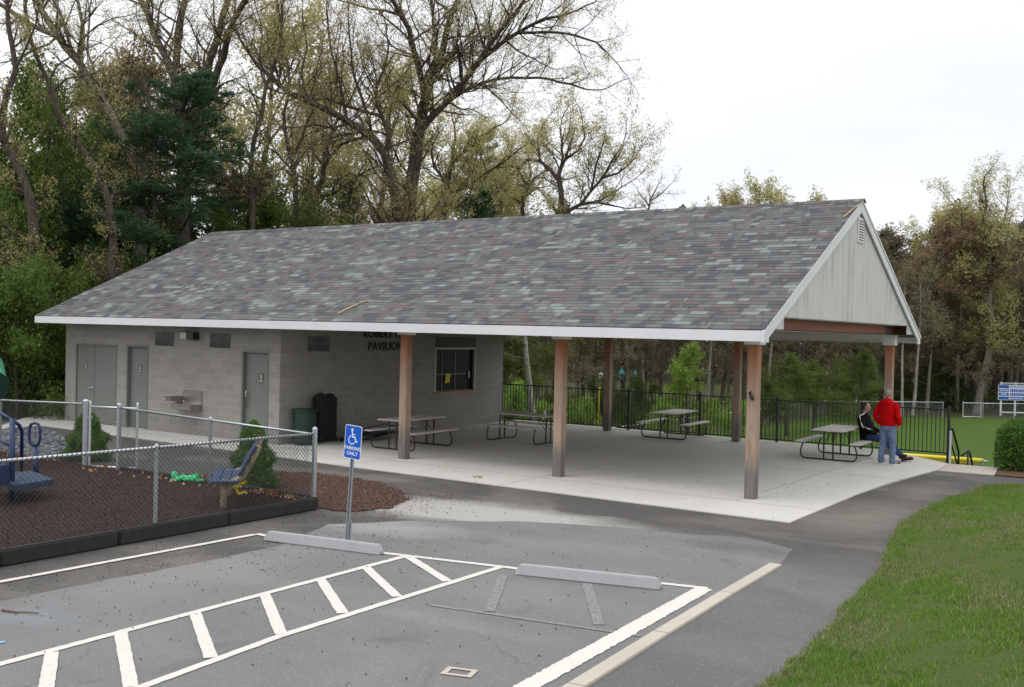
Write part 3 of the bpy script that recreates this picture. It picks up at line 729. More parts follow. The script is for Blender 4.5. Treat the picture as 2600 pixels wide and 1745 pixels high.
# ceiling of beadboard, grooves as gaps between boards
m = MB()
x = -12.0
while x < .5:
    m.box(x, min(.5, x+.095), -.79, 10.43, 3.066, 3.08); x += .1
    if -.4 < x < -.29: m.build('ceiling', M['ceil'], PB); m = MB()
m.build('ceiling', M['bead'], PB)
m = MB(); m.box(-21.2, -12.02, -.79, -.002, 2.9, 2.915); m.build('soffit', M['bead'], PB)
m = MB(); m.box(-12.0, .02, .04, .16, 2.93, 3.064); m.build('header_beam', M['bead'], PB)
m = MB(); m.box(-12.0, .02, 9.5, 9.62, 2.93, 3.064); m.build('header_beam', M['bead'], PB)
# gable vent
v = MB(); v.box(.56, .585, 4.72, 5.17, 5.03, 5.57); vo = v.build('vent', M['white'], PB, bevel=.006)
m = MB()
for i in range(8): m.bar((.588, 4.78, 5.09+i*.058), (.588, 5.11, 5.09+i*.058), .006, .026)
m.build('louvre', M['joint'], vo)
# posts
for i in range(3):
    for j in range(2):
        X0, Y0 = (-8.185, -4.093, 0)[i], (0, 9.456)[j]
        m = MB(); a = .194
        m.box(X0, X0+a, Y0, Y0+a, .006, 2.80)
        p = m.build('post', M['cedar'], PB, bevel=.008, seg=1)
        m = MB(); m.box(X0-.055, X0+a+.055, Y0-.055, Y0+a+.055, 2.80, 3.066); m.build('post_cap', M['white' if i == 2 else 'bead'], p, bevel=.004)
        if (i, j) == (2, 0):
            m = MB(); m.box(X0-.14, X0+a+.2, Y0-.14, Y0+a+.16, .004, .0085); m.build('footing', M['slab'], p)
            h = hit(1711, 897, (0, -.02, 0), (0, 1, 0)); k = hit(1717, 908, (0, -.02, 0), (0, 1, 0))
            m = MB(); m.tube([h+Vector((0, .03, .02)), h+Vector((0, -.02, .01)), k+Vector((0, -.03, 0)), k+Vector((.01, -.02, -.04))], [.016, .02, .034, .02], 8); m.build('hook', M['black'], p, smooth=True)
# block walls (openings left between the pieces)
W = MB(); Z1 = 2.9
fx = [(-21.02, -20.51), (-18.56, -18.11), (-17.15, -13.40), (-12.41, -12.02)]
for x0, x1 in fx: W.box(x0, x1, 0, .2, 0, Z1)
for x0, x1, z in ((-20.51, -18.56, 2.285), (-18.11, -17.15, 2.31), (-13.40, -12.41, 2.30)): W.box(x0, x1, 0, .2, z, Z1)
W.box(-12.22, -12.02, .2, 6.12, 0, 3.06); W.box(-12.22, -12.02, 8.14, 9.65, 0, 3.06)
W.box(-12.22, -12.02, 6.12, 8.14, 0, 1.08); W.box(-12.22, -12.02, 6.12, 8.14, 2.71, 3.06)
W.box(-21.02, -20.82, .2, 9.65, 0, Z1); W.box(-20.82, -12.22, 9.45, 9.65, 0, Z1)
W.build('wall', M['block'], PB, fix=False)
m = MB(); m.box(-20.8, -12.24, .35, 9.4, .007, .02); m.build('floor', M['joint'], PB)
m = MB(); m.box(-14.5, -14.4, .35, 9.4, .02, 2.9); m.build('inner_wall', M['joint'], PB)
# doors
def frame(x0, x1, z1, d=.055, y=-.012, nm='door_frame'):
    m = MB(); m.box(x0, x0+d, y, .14, .006, z1); m.box(x1-d, x1, y, .14, .006, z1); m.box(x0+d, x1-d, y, .14, z1-d, z1)
    return m.build(nm, M['doorframe'], PB)
def leaf(x0, x1, y, z1, parent=PB):
    m = MB(); m.box(x0, x1, y, y+.045, .02, z1); return m.build('door', M['door'], parent, bevel=.003)
def lever(x, y, z, par, s=1):
    m = MB(); m.lathe([(.028, 0), (.028, .012)], n=12)
    for k in range(len(m.v)): q = m.v[k]; m.v[k] = Vector((x+q.x, y-q.z, z+q.y))
    m.tube([(x, y-.01, z), (x, y-.055, z), (x+s*.03, y-.06, z), (x+s*.12, y-.06, z-.004)], .010, 8)
    m.build('door_handle', M['galvl'], par, smooth=True)
def plate(x, z, w_, h_, y, par, dark=True):
    m = MB(); m.box(x-w_/2, x+w_/2, y-.006, y, z-h_/2, z+h_/2); o = m.build('door_sign', M['shutter'], par)
    m = MB(); m.box(x-w_*.2, x+w_*.15, y-.010, y-.007, z-h_*.15, z+h_*.3); m.ell((x-w_*.02, y-.009, z+h_*.37), (w_*.13, .003, h_*.08), 8, 6)
    m.box(x-w_*.4, x+w_*.4, y-.0098, y-.007, z-h_*.40, z-h_*.26); m.build('symbol', M['frameal'], o)
    return o
frame(-20.51, -18.56, 2.28)
lf = leaf(-20.452, -19.64, .02, 2.22); rf = leaf(-19.63, -18.618, .02, 2.22)
m = MB(); m.box(-19.665, -19.615, .008, .019, .02, 2.22); m.build('astragal', M['door'], rf)
plate(-20.02, 1.66, .12, .17, .02, lf); lever(-19.73, .02, 1.03, lf, -1)
for z in (.35, 1.15, 1.95):
    m = MB(); m.tube([(-18.613, .01, z-.06), (-18.613, .01, z+.06)], .009, 8); m.build('hinge', M['black'], rf)
frame(-18.11, -17.15, 2.31); l2 = leaf(-18.05, -17.21, .09, 2.25)
plate(-17.62, 1.66, .12, .22, .09, l2); m = MB(); m.box(-17.30, -17.23, .078, .088, .75, 1.35); m.build('push_plate', M['copper'], l2)
frame(-13.40, -12.41, 2.30); l3 = leaf(-13.34, -12.47, .09, 2.24)
plate(-12.77, 1.62, .14, .24, .09, l3)
m = MB(); m.box(-13.30, -13.19, .078, .088, .83, 1.25); m.build('push_plate', M['steel'], l3)
m = MB(); m.tube([(-13.25, .08, 1.12), (-13.25, .02, 1.13), (-13.24, .0, 1.2), (-13.25, .02, 1.27), (-13.25, .08, 1.28)], .012, 8); m.build('door_handle', M['galvl'], l3, smooth=True)
# glass block windows
def gblock(along, a0, a1, z0, z1, face):
    m = MB()
    def bx(u0, u1, w0, w1, d0, d1):
        if along == 'x': m.box(u0, u1, face-d1, face-d0, w0, w1)
        else: m.box(face+d0, face+d1, u0, u1, w0, w1)
    bx(a0, a1, z0, z1, 0, .004); o = m.build('window', M['grout'], PB)
    m = MB(); nxw, nz = 4, 2
    for i in range(nxw):
        for j in range(nz):
            bx(a0+(a1-a0)*i/nxw+.006, a0+(a1-a0)*(i+1)/nxw-.006, z0+(z1-z0)*j/nz+.006, z0+(z1-z0)*(j+1)/nz-.006, .0042, .012)
    m.build('pane', M['glassblock'], o, bevel=.004)
gblock('x', -16.88, -16.08, 2.318, 2.705, 0); gblock('x', -14.64, -13.835, 2.325, 2.708, 0); gblock('y', .90, 1.715, 2.30, 2.695, -12.02)
# serving window in the east wall
X = -12.02
m = MB(); m.box(X-.14, X+.02, 6.12, 8.14, 2.40, 2.71); sh = m.build('shutter_box', M['shutter'], PB, bevel=.01)
m = MB(); d = .05
m.box(X-.02, X+.012, 6.12, 6.12+d, 1.08, 2.40); m.box(X-.02, X+.012, 8.14-d, 8.14, 1.08, 2.40); m.box(X-.02, X+.012, 6.12+d, 8.14-d, 2.40-.06, 2.399)
wf = m.build('window', M['frameal'], PB)
m = MB(); m.box(X-.10, X-.09, 6.17, 8.09, 1.08, 2.34); m.build('pane', M['darkglass'], wf)
m = MB()
for y in (6.55, 7.2): m.box(X-.09, X-.07, y-.018, y+.018, 1.08, 2.34)
m.box(X-.09, X-.068, 6.17, 7.75, 1.58, 1.61); m.box(X-.09, X-.068, 6.17, 8.09, 1.081, 1.11); m.build('mullion', M['doorframe'], wf)
m = MB(); m.box(X-.14, X+.09, 6.08, 8.2, 1.03, 1.079); m.build('window_sill', M['sill'], wf, bevel=.006)
m = MB(); m.box(X-.066, X-.05, 7.86, 7.93, 1.46, 1.66); m.build('window_latch', M['frameal'], wf, bevel=.003)
o = MB().extr([(X-.06, 6.74, 1.615), (X-.06, 6.96, 1.61), (X-.06, 6.90, 1.335), (X-.06, 6.68, 1.33)], (.004, 0, 0)).build('notice', M['yellow'])
tag(o, 'small yellow paper notice taped inside the serving window', 'notice')
# lettering on the wall
def text_mesh(txt, size, name, mat, mw, parent=None, off=.0, ext=.01, align='CENTER', sp=1.0):
    cu = bpy.data.curves.new('t', 'FONT'); cu.body = txt; cu.size = size; cu.extrude = ext; cu.offset = off
    cu.align_x = align; cu.align_y = 'CENTER'; cu.resolution_u = 3; cu.space_character = sp
    ob = bpy.data.objects.new('t', cu); COL.objects.link(ob)
    dg = bpy.context.evaluated_depsgraph_get(); me = bpy.data.meshes.new_from_object(ob.evaluated_get(dg))
    bpy.data.objects.remove(ob); me.materials.clear(); me.materials.append(mat); me.name = name
    o = bpy.data.objects.new(name, me); COL.objects.link(o)
    if parent is not None: o.parent = parent
    o.matrix_basis = mw
    return o
ME = Matrix(((0, 0, 1, X+.012), (1, 0, 0, 0), (0, 1, 0, 0), (0, 0, 0, 1)))
def mwE(y, z): q = ME.copy(); q[1][3] = y; q[2][3] = z; return q
text_mesh('ROBERT HILL', .30, 'lettering', M['letters'], mwE(3.95, 2.77), PB, .008, .012, sp=1.12)
text_mesh('PAVILION', .30, 'lettering', M['letters'], mwE(3.9, 2.43), PB, .008, .012, sp=1.12)

# ---------------------------------------------------------------- fixtures on the walls
t = thing('wall_lamp', (-15.35, 0, 2.62), 0, 'dark wall lamp under the eave above the drinking fountain', 'lamp')
m = MB(); m.box(-.02, .30, -.20, 0, -.1, .1); m.build('housing', M['bronze'], t, bevel=.02)
m = MB(); m.extr([(-.30, 0, -.10), (-.30, 0, .10), (-.02, 0, .10), (-.02, 0, -.10)], (0, 0, 0)) if 0 else m.extr([(-.28, -.02, -.08), (-.02, -.02, -.10), (-.02, -.02, .09), (-.28, -.02, .09)], (0, -.15, 0)); m.build('lens', M['lamp_lens'], t, bevel=.01)
m = MB(); m.box(-.32, .0, -.2, 0, .092, .108); m.build('visor', M['bronze'], t)
t = thing('drinking_fountain', (-15.4, 0, .9), 0, 'two level stainless steel drinking fountain on the block wall', 'fountain')
m = MB(); m.box(-.26, .51, -.02, -.001, -.22, .28); m.build('back_panel', M['steel'], t, bevel=.004)
def basin(x0, x1, z0, z1, bx, nm='basin'):
    m = MB(); m.extr([(x0, -.002, z0), (x0, -.36, z0+.03), (x0, -.40, z1), (x0, -.002, z1)], (x1-x0, 0, 0)); o = m.build(nm, M['steel'], t, bevel=.012)
    m = MB(); m.tube([(bx, -.10, z1), (bx, -.10, z1+.05), (bx+.02, -.13, z1+.07), (bx+.04, -.16, z1+.06)], .012, 8); m.build('spout', M['galvl'], o, smooth=True)
    m = MB(); m.tube([(x0+.07, -.395, z1-.07), (x0+.07, -.405, z1-.07)], .022, 10); m.build('button', M['galvl'], o)
basin(-.57, -.275, -.05, .11, -.35); basin(-.35, .51, -.24, -.07, -.10)

# ---------------------------------------------------------------- litter that nobody could count
def quads(C, size, asp=.6, seed=1, flat=0.0, jit=.5):
    r = np.random.default_rng(seed); n = len(C)
    a = r.normal(size=(n, 3))
    if flat: a[:, 2] *= (1-flat)
    a /= np.linalg.norm(a, axis=1)[:, None]
    b = r.normal(size=(n, 3))
    if flat: b[:, 2] *= (1-flat)
    b -= a*(a*b).sum(1)[:, None]; b /= np.linalg.norm(b, axis=1)[:, None]
    s = (size*(1-jit+2*jit*r.random(n)))[:, None] if np.isscalar(size) else size[:, None]
    a = a*s; b = b*s*asp
    V = np.stack([C-a*.5, C+b*.5-a*.05, C+a*.5, C-b*.5-a*.05], 1).reshape(-1, 3)
    return V
def leafmesh(name, C, size, mat, parent=None, asp=.6, seed=1, flat=0, jit=.5):
    V = quads(np.asarray(C, dtype=float), size, asp, seed, flat, jit)
    return arr_mesh(name, V, np.arange(len(V)).reshape(-1, 4), mat, parent)
n = 60000
x = NP.uniform(-16, -5.02, n); y = NP.uniform(-14.5, -5.95, n)
tag(leafmesh('bark_chips', np.stack([x, y, .157+.014*NP.random(n)], 1), .030, M['l_chip'], asp=.35, flat=.55), 'dark bark chips covering the playground floor', 'mulch', kind='stuff')
n = 9000
x = NP.uniform(-9.5, -4.0, n); y = NP.uniform(-5.72, -2.8, n)
import itertools
pb = [(-4.1, -4.9), (-4.3, -5.7), (-9.5, -5.7), (-9.5, -4.9), (-8.6, -3.2), (-7.8, -2.8), (-6.2, -2.85), (-5.1, -3.4), (-4.4, -4.0)]
def inside(px, py, P):
    c = np.zeros(len(px), bool); j = len(P)-1
    for i in range(len(P)):
        xi, yi = P[i]; xj, yj = P[j]
        q = ((yi > py) != (yj > py)) & (px < (xj-xi)*(py-yi)/(yj-yi+1e-9)+xi); c ^= q; j = i
    return c
k = inside(x, y, pb)
sx1 = NP.normal(-4.3, .55, 900); sy1 = NP.normal(-4.6, .75, 900); x = np.concatenate([x[k], sx1]); y = np.concatenate([y[k], sy1]); k = (x > -9.6) & ((y > -5.7) | (x > -4.85))
tag(leafmesh('red_bark_chips', np.stack([x[k], y[k], .008+.012*NP.random(k.sum())], 1), .032, M['l_chipr'], asp=.4, flat=.6), 'reddish bark chips in the bed outside the fence corner', 'mulch', kind='stuff')
n = 900
x = np.concatenate([NP.normal(-3.3, 1.1, 500), NP.uniform(-4.7, 2.2, 300), NP.uniform(-8, 1.2, n-800)]); y = np.concatenate([NP.normal(-8.4, 2.3, 500), NP.uniform(-12.5, -3, 300), NP.uniform(-1.6, 3, n-800)])
k = (x > -4.75); k |= (y > -1.7)
k &= (y < 5)
m = MB()
for a, c in zip(x[k], y[k]):
    s = R.uniform(.005, .0125); m.ell((a, c, (.008 if c > -1.7 else 0)+s*.35), (s, s*R.uniform(.5, 1), s*.5), 5, 4)
tag(m.build('seed_litter', M['letters'], fix=False), 'small dark seeds and grit scattered over the asphalt', 'litter', kind='stuff')
stm = MB(); P_ = [gg(-160, 1010), gg(0, 983), gg(92, 976), gg(148, 1002), gg(160, 1033), gg(98, 1054), gg(0, 1062), gg(-160, 1078)]
qx = NP.uniform(min(p[0] for p in P_), max(p[0] for p in P_), 5200); qy = NP.uniform(min(p[1] for p in P_), max(p[1] for p in P_), 5200); kk = inside(qx, qy, P_)
for a, c in zip(qx[kk][:1500], qy[kk][:1500]):
    s_ = R.uniform(.03, .085); stm.ell((a, c, .02+s_*.2), (s_, s_*R.uniform(.5, 1), s_*R.uniform(.4, .8)), 5, 4, Matrix.Rotation(R.random()*6, 3, 'Z'))
tag(stm.build('gravel_stones', M['stones'], fix=False), 'broken blue grey stones piled between the walk and the playground fence', 'gravel', kind='stuff')
C = []
for i in range(70): C.append((R.uniform(-6.2, -5.05), R.gauss(-6.0, .07), .175+R.random()*.03))
for i in range(130): C.append((R.uniform(-19, -11.5), -6.1+R.gauss(0, .16), .175+R.random()*.05))
for i in range(60): C.append((R.uniform(-11, -6.5), R.gauss(-6.2, .25), .175+R.random()*.03))
tag(leafmesh('fallen_leaves', C, .075, M['l_fall'], asp=.7, flat=.4), 'dry orange leaves along the foot of the fence', 'leaves', kind='stuff')
#@@PART3
# ---------------------------------------------------------------- chain link fences
def chain(name, a, b, za, zb, parent, mat='wire', s=.070, r=.0030, knuckle=.03):
    """a,b plan points; za=(bottom,top) at a, zb at b; twisted diagonals clipped to the panel"""
    a = Vector(a+(0,)); b = Vector(b+(0,)); Lh = (b-a).length; H = za[1]-za[0]+knuckle
    def P(u, v):
        t = u/Lh; z0 = lerp(za[0], zb[0], t); z1 = lerp(za[1], zb[1], t)+knuckle
        p = a.lerp(b, t); return Vector((p.x, p.y, z0+(z1-z0)*v/H))
    m = MB(); k = -H
    q = (b-a).normalized().cross(Vector((0, 0, 1)))*r*1.5
    while k < Lh:
        u0, u1 = max(0, k), min(Lh, k+H)
        if u1-u0 > .01:
            m.tube([P(u0, u0-k)+q, P(u1, u1-k)+q], r, 3, cap=False)
            m.tube([P(u0, H-(u0-k))-q, P(u1, H-(u1-k))-q], r, 3, cap=False)
        k += s
    return m.build(name, M[mat], parent, fix=False)
def gpost(x, y, z0, z1, r, parent, mat='galv', dome=True, name='post'):
    m = MB(); pr = [(r, z0), (r, z1-.02)]
    if dome: pr += [(r*1.12, z1-.02), (r*1.12, z1+.0), (r*.8, z1+.025), (r*.2, z1+.035)]
    m.lathe(pr, (x, y, 0), 14)
    for z in (lerp(z0, z1, .45), z1-.12, z1-.05): m.lathe([(r*1.12, z-.012), (r*1.12, z+.012)], (x, y, 0), 14)
    return m.build(name, M[mat], parent, smooth=False)
def rail(P, r, parent, mat='galvl', name='rail'):
    m = MB(); m.tube(P, r, 10); return m.build(name, M[mat], parent, smooth=True)
t = thing('chain_link_fence', (0, 0, 0), 0, 'chain link fence with bright top rail along the black playground edging', 'fence')
gpost(-5.0, -5.83, .15, 1.29, .040, t); gpost(-5.02, -8.84, .15, 1.25, .030, t); gpost(-5.02, -11.9, .15, 1.25, .030, t)
rail([(-5.0, -5.85, 1.213), (-5.01, -8.84, 1.232), (-5.02, -11.07, 1.245), (-5.03, -15, 1.25)], .021, t)
chain('wire_mesh', (-4.975, -5.86), (-4.985, -14.6), (.19, 1.205), (.19, 1.235), t, knuckle=.035)
# the dark spiral where each mesh strand is laced over the near rail
m = MB(); y = -5.9
while y > -14.5:
    z = 1.213+(-5.85-y)*.0062; c = Vector((-5.008, y, z))
    m.tube([c+Vector((.025*math.cos(a), .035*(a/pi-.5), .025*math.sin(a))) for a in (-1.2, -.4, .4, 1.2, 2.0)], .0045, 4, cap=False); y -= .066
m.build('lacing', M['wire'], t, fix=False)
t = thing('chain_link_fence', (0, 0, 0), 0, 'chain link fence running from the corner post back to the open gate', 'fence')
gpost(-7.5, -5.86, .16, 1.29, .030, t); gpost(-10.08, -5.87, .12, 1.38, .042, t)
rail([(-5.03, -5.86, 1.205), (-7.5, -5.86, 1.262), (-10.08, -5.87, 1.322)], .021, t, 'galv')
chain('wire_mesh', (-5.05, -5.9), (-10.05, -5.9), (.17, 1.19), (.17, 1.31), t, 'wire')
t = thing('chain_link_fence', (0, 0, 0), 0, 'chain link fence left of the gate, in front of the grey gravel', 'fence')
gpost(-11.06, -5.92, .12, 1.40, .055, t); gpost(-14.1, -5.9, .12, 1.28, .03, t)
rail([(-11.1, -5.9, 1.335), (-14.2, -5.9, 1.235), (-18.2, -5.9, 1.15)], .021, t, 'galv')
chain('wire_mesh', (-11.1, -5.94), (-18.0, -5.94), (.16, 1.33), (.14, 1.15), t, 'wire')
t = thing('chain_link_gate', (0, 0, 0), 0, 'open chain link gate leaf between the two thick gate posts', 'gate')
ga, gb = Vector((-10.98, -5.88, 0)), Vector((-10.07, -5.48, 0))
def gp(u, z): p = ga.lerp(gb, u); return Vector((p.x, p.y, z))
for u in (0, 1): gpost(gp(u, 0).x, gp(u, 0).y, .10, 1.37, .021, t, 'galvl', name='stile')
rail([gp(0, 1.29), gp(1, 1.29)], .021, t); rail([gp(0, .14), gp(1, .14)], .021, t)
chain('wire_mesh', (ga.x, ga.y), (gb.x, gb.y), (.14, 1.29), (.14, 1.29), t, 'wire', knuckle=.05)
m = MB(); m.bar(gp(-.12, 1.08), gp(.05, 1.08), .05, .05); m.bar(gp(-.05, .6), gp(.04, .6), .03, .02); m.build('latch', M['galv'], t, bevel=.006)
# black edging timbers round the playground
def edging(a, b, label_):
    a = Vector(a+(0,)); b = Vector(b+(0,)); d = (b-a).normalized(); o_ = (a+b)/2
    m = MB(); m.bar(a+d*.006-o_+Vector((0, 0, .093)), b-d*.006-o_+Vector((0, 0, .093)), .13, .205)
    o = m.build('edging_timber', M['rubber'], bevel=.022, seg=3); o.location = o_
    return tag(o, label_, 'edging', 'black edging timbers of the playground')
ylist = [-5.80, -7.645, -9.485, -11.1, -12.93, -14.7]
lab = ['black edging timber at the fence corner post', 'second black edging timber from the corner post', 'third black edging timber from the corner post', 'black edging timber at the lower left of the photo', 'black edging timber cut by the left side of the photo']
for i in range(5): edging((-4.965, ylist[i]), (-4.965, ylist[i+1]), lab[i])
for i in range(3): edging((-5.06-1.7*i, -5.78), (-6.76-1.7*i, -5.78), ['black edging timber behind the bench, under the rear fence', 'black edging timber behind the blue bench, hidden by the clipped bush', 'black edging timber nearest the gate post'][i])

# ---------------------------------------------------------------- parking sign
t = thing('parking_sign', (-2.745, -7.46, 0), 0, 'blue accessible parking sign on a leaning galvanised post', 'sign')
lean = Vector((.062, 0, 1)).normalized()
t.rotation_euler = (0, math.atan2(.062, 1), 0)
m = MB(); m.extr([(-.03, 0, -.05), (-.018, 0, -.05), (-.012, .03, -.05), (.012, .03, -.05), (.018, 0, -.05), (.03, 0, -.05), (.03, -.004, -.05), (.016, -.004, -.05), (.009, .026, -.05), (-.009, .026, -.05), (-.016, -.004, -.05), (-.03, -.004, -.05)], (0, 0, 1.63))
m.build('post', M['galv'], t)
m = MB(); m.extr([(-.037, .012, -.05), (.037, .012, -.05), (.037, .038, -.05), (-.037, .038, -.05)], (0, 0, .36)); m.build('sleeve', M['galv'], t)
m = MB(); m.box(-.16, .16, -.13, .13, -.04, .012); m.build('footing', M['conc2'], t)
def rrect(w_, h_, r, n=5):
    P = []
    for cx_, cy_, a0 in ((w_/2-r, h_/2-r, 0), (-w_/2+r, h_/2-r, pi/2), (-w_/2+r, -h_/2+r, pi), (w_/2-r, -h_/2+r, 1.5*pi)):
        for k in range(n+1): a = a0+pi/2*k/n; P.append((cx_+r*math.cos(a), cy_+r*math.sin(a)))
    return P
BZ = 1.39
def plate2(w_, h_, r, y0, y1, mt, nm, par): m = MB(); m.extr([(x, y0, z+BZ) for x, z in rrect(w_, h_, r)], (0, y1-y0, 0)); return m.build(nm, M[mt], par)
bd = plate2(.305, .458, .03, -.008, -.005, 'signwhite', 'panel', t); pf = plate2(.287, .440, .024, -.0095, -.0083, 'signblue', 'panel_face', bd)
m = MB()
def disc(cx_, cz, r, n=18): m.extr([(cx_+r*math.cos(2*pi*k/n), -.0098, cz+BZ+r*math.sin(2*pi*k/n)) for k in range(n)], (0, -.0012, 0))
def stroke(P, w_):
    for a, c in zip(P, P[1:]):
        a = Vector((a[0], 0, a[1])); c = Vector((c[0], 0, c[1])); d = (c-a).normalized(); q = Vector((-d.z, 0, d.x))*w_/2
        m.extr([p+Vector((0, -.0098-.0001*R.random(), BZ)) for p in (a-q-d*w_*.3, c-q+d*w_*.3, c+q+d*w_*.3, a+q-d*w_*.3)], (0, -.0012, 0))
disc(-.022, .165, .020)
stroke([(-.020, .145), (-.016, .072), (.034, .070), (.058, .008), (.078, .016)], .017); stroke([(-.018, .106), (.028, .104)], .014)
stroke([(-.018+.058*math.cos(a), .030+.058*math.sin(a)) for a in [math.radians(x) for x in range(118, 352, 18)]], .013)
m.build('symbol', M['signwhite'], bd, fix=False)
def txt_front(s, size, z, par, sp=1.15): 
    mw = Matrix(((1, 0, 0, 0), (0, 0, -1, -.0102), (0, 1, 0, z), (0, 0, 0, 1)))
    return text_mesh(s, size, 'lettering', M['signwhite'], mw, par, .0012, .0006, sp=sp)
txt_front('PARKING', .068, BZ-.085, bd, 1.05); txt_front('ONLY', .070, BZ-.158, bd, 1.12)
m = MB()
for z in (BZ+.19, BZ-.20): m.tube([(0, -.014, z), (0, -.008, z)], .008, 8)
m.build('bolt', M['galv'], bd)

# ---------------------------------------------------------------- picnic tables
def make_table():
    t = thing('picnic_table', (0, 0, 0), 0)
    m = MB(); m.box(-.39, .39, -.915, .915, .705, .735); m.build('tabletop', M['tabletop'], t, bevel=.012)
    for s in (-1, 1):
        m = MB(); m.box(s*.65-.125, s*.65+.125, -.915, .915, .415, .445); m.build('bench_seat', M['tabletop'], t, bevel=.01)
    for y in (-.76, .76):
        m = MB()
        for s in (-1, 1):
            m.tube([(s*.60, y, .41), (s*.64, y, .32), (s*.675, y, .20), (s*.66, y, .09), (s*.61, y, .03), (s*.50, y, .022)], .019, 8)
            m.tube([(s*.11, y, .025), (s*.11, y, .70)], .021, 8)
        m.tube([(-.51, y, .022), (.51, y, .022)], .019, 8)
        m.bar((-.36, y, .695), (.36, y, .695), .03, .02); m.bar((-.72, y, .405), (-.55, y, .405), .03, .02); m.bar((.72, y, .405), (.55, y, .405), .03, .02)
        m.build('leg_frame', M['tableframe'], t, smooth=False)
        m = MB(); sg = 1 if y < 0 else -1
        m.tube([(-.11, y, .34), (-.05, y+sg*.42, .70)], .010, 6); m.tube([(.11, y, .34), (.05, y+sg*.42, .70)], .010, 6); m.build('brace', M['tableframe'], t)
    return t
def copy_tree(o, parent=None):
    c = o.copy(); COL.objects.link(c); c.parent = parent
    for ch in list(o.children): copy_tree(ch, c)
    return c
T0 = make_table()
tabs_ = [(-.66, 7.78, .03, 'grey picnic table with the man in black sitting on its bench'), (-5.82, 9.42, .05, 'grey picnic table beside the rail fence between two rear posts'),
         (-9.42, 1.98, .04, 'grey picnic table behind the left front post, near the wall'), (-8.2, 5.22, pi/2-.04, 'grey picnic table with a clear bottle, below the serving window')]
for i, (x, y, a, lb) in enumerate(tabs_):
    o = T0 if i == 0 else copy_tree(T0)
    o.location = (x, y, .006); o.rotation_euler = (0, 0, a); tag(o, lb, 'picnic table', 'picnic tables under the pavilion roof')
m = MB(); m.lathe([(.03, 0), (.032, .02), (.032, .13), (.012, .17), (.012, .19)], n=12); o = m.build('bottle', M['clear'], smooth=True); o.location = (-7.42, 4.97, .742); tag(o, 'small clear plastic bottle standing on the grey table', 'bottle')
t = thing('trash_barrel', (-11.66, .52, .006), 0, 'dark green ribbed metal trash barrel by the wall corner', 'trash can')
m = MB(); pr = [(.27, 0)]
for k in range(9): z = .08+k*.085; pr += [(.285, z), (.295, z+.03), (.285, z+.06)]
pr += [(.31, .84), (.31, .87), (.28, .87), (.27, .60), (.0, .60)]
m.lathe(pr, n=24); m.build('body', M['bin'], t, smooth=True)
m = MB(); m.lathe([(.305, .865), (.312, .88), (.29, .88)], n=24); m.build('rim', M['black'], t)
t = thing('covered_cart', (-11.72, 1.28, .006), 0, 'tall shapeless load under a black cover against the block wall', 'cart')
m = MB(); m.box(-.15, .13, -.30, .32, .06, 1.12); m.ell((-.01, -.15, 1.10), (.17, .19, .16), 14, 8); m.ell((-.01, .17, 1.07), (.17, .19, .16), 14, 8); m.ell((0, 0, .5), (.20, .36, .45), 14, 8)
cv = m.build('cover', M['blackcloth'], t)
def remesh(o, vox, smooth=6, disp=0, dscale=.2):
    md = o.modifiers.new('r', 'REMESH'); md.mode = 'VOXEL'; md.voxel_size = vox; md.use_smooth_shade = True
    if disp:
        tx = bpy.data.textures.new('n', 'CLOUDS'); tx.noise_scale = dscale
        d = o.modifiers.new('d', 'DISPLACE'); d.texture = tx; d.strength = disp; d.texture_coords = 'LOCAL'
    if smooth: sm_ = o.modifiers.new('s', 'SMOOTH'); sm_.iterations = smooth; sm_.factor = .5
    dg = bpy.context.evaluated_depsgraph_get(); me = bpy.data.meshes.new_from_object(o.evaluated_get(dg), depsgraph=dg)
    mt = o.data.materials[0]; o.modifiers.clear(); o.data = me
    if not me.materials: me.materials.append(mt)
    me.polygons.foreach_set('use_smooth', [True]*len(me.polygons)); return o
remesh(cv, .03, 3, .07, .22)
for s in (-1, 1):
    m = MB(); m.tube([(.1, s*.27, .07), (.15, s*.27, .07)], .07, 14); m.build('wheel', M['black'], t)
t = thing('folded_cart', (-11.25, 2.6, .006), .1, 'low black folded frame lying behind the picnic table', 'cart')
m = MB()
for z, y0 in ((.06, -1.0), (.22, -.8)): m.tube([(-.25, y0, z), (-.25, .95, z+.12), (-.2, 1.05, z+.05), (.2, 1.05, z+.05), (.25, .95, z+.12), (.25, y0, z), (-.25, y0, z)], .022, 6)
m.bar((-.2, -.6, .16), (-.2, .8, .26), .05, .03); m.bar((.2, -.6, .16), (.2, .8, .26), .05, .03)
m.build('frame', M['black'], t)
m = MB(); m.box(-.22, .22, -.5, .6, .12, .17); m.build('deck', M['blackcloth'], t, bevel=.02)
for s in (-1, 1):
    m = MB(); m.tube([(s*.25, -1.0, .06), (s*.29, -1.0, .06)], .06, 12); m.build('wheel', M['black'], t)

# ---------------------------------------------------------------- black rail fence
t = thing('rail_fence', (0, 0, 0), 0, 'black metal picket rail fence along the back of the slab', 'fence')
px_ = [-12.47, -10.12, -7.76, -5.42, -3.09, -.77, 1.42]; FYY = 10.3
for i, x in enumerate(px_):
    m = MB(); z0 = -.9 if i == 6 else .006; m.box(x-.032, x+.032, FYY-.032, FYY+.032, z0, 1.25); m.box(x-.037, x+.037, FYY-.037, FYY+.037, 1.25, 1.262); m.ell((x, FYY, 1.275), (.02, .02, .02), 8, 6)
    m.build('post', M['black'], t)
for a, c in zip(px_, px_[1:]):
    m = MB()
    for z in (.075, 1.185): m.box(a+.032, c-.032, FYY-.017, FYY+.017, z-.017, z+.017)
    n = 21; 
    for k in range(1, n): x = lerp(a, c, k/n); m.box(x-.0095, x+.0095, FYY-.0095, FYY+.0095, .09, 1.17)
    m.build('panel', M['black'], t)
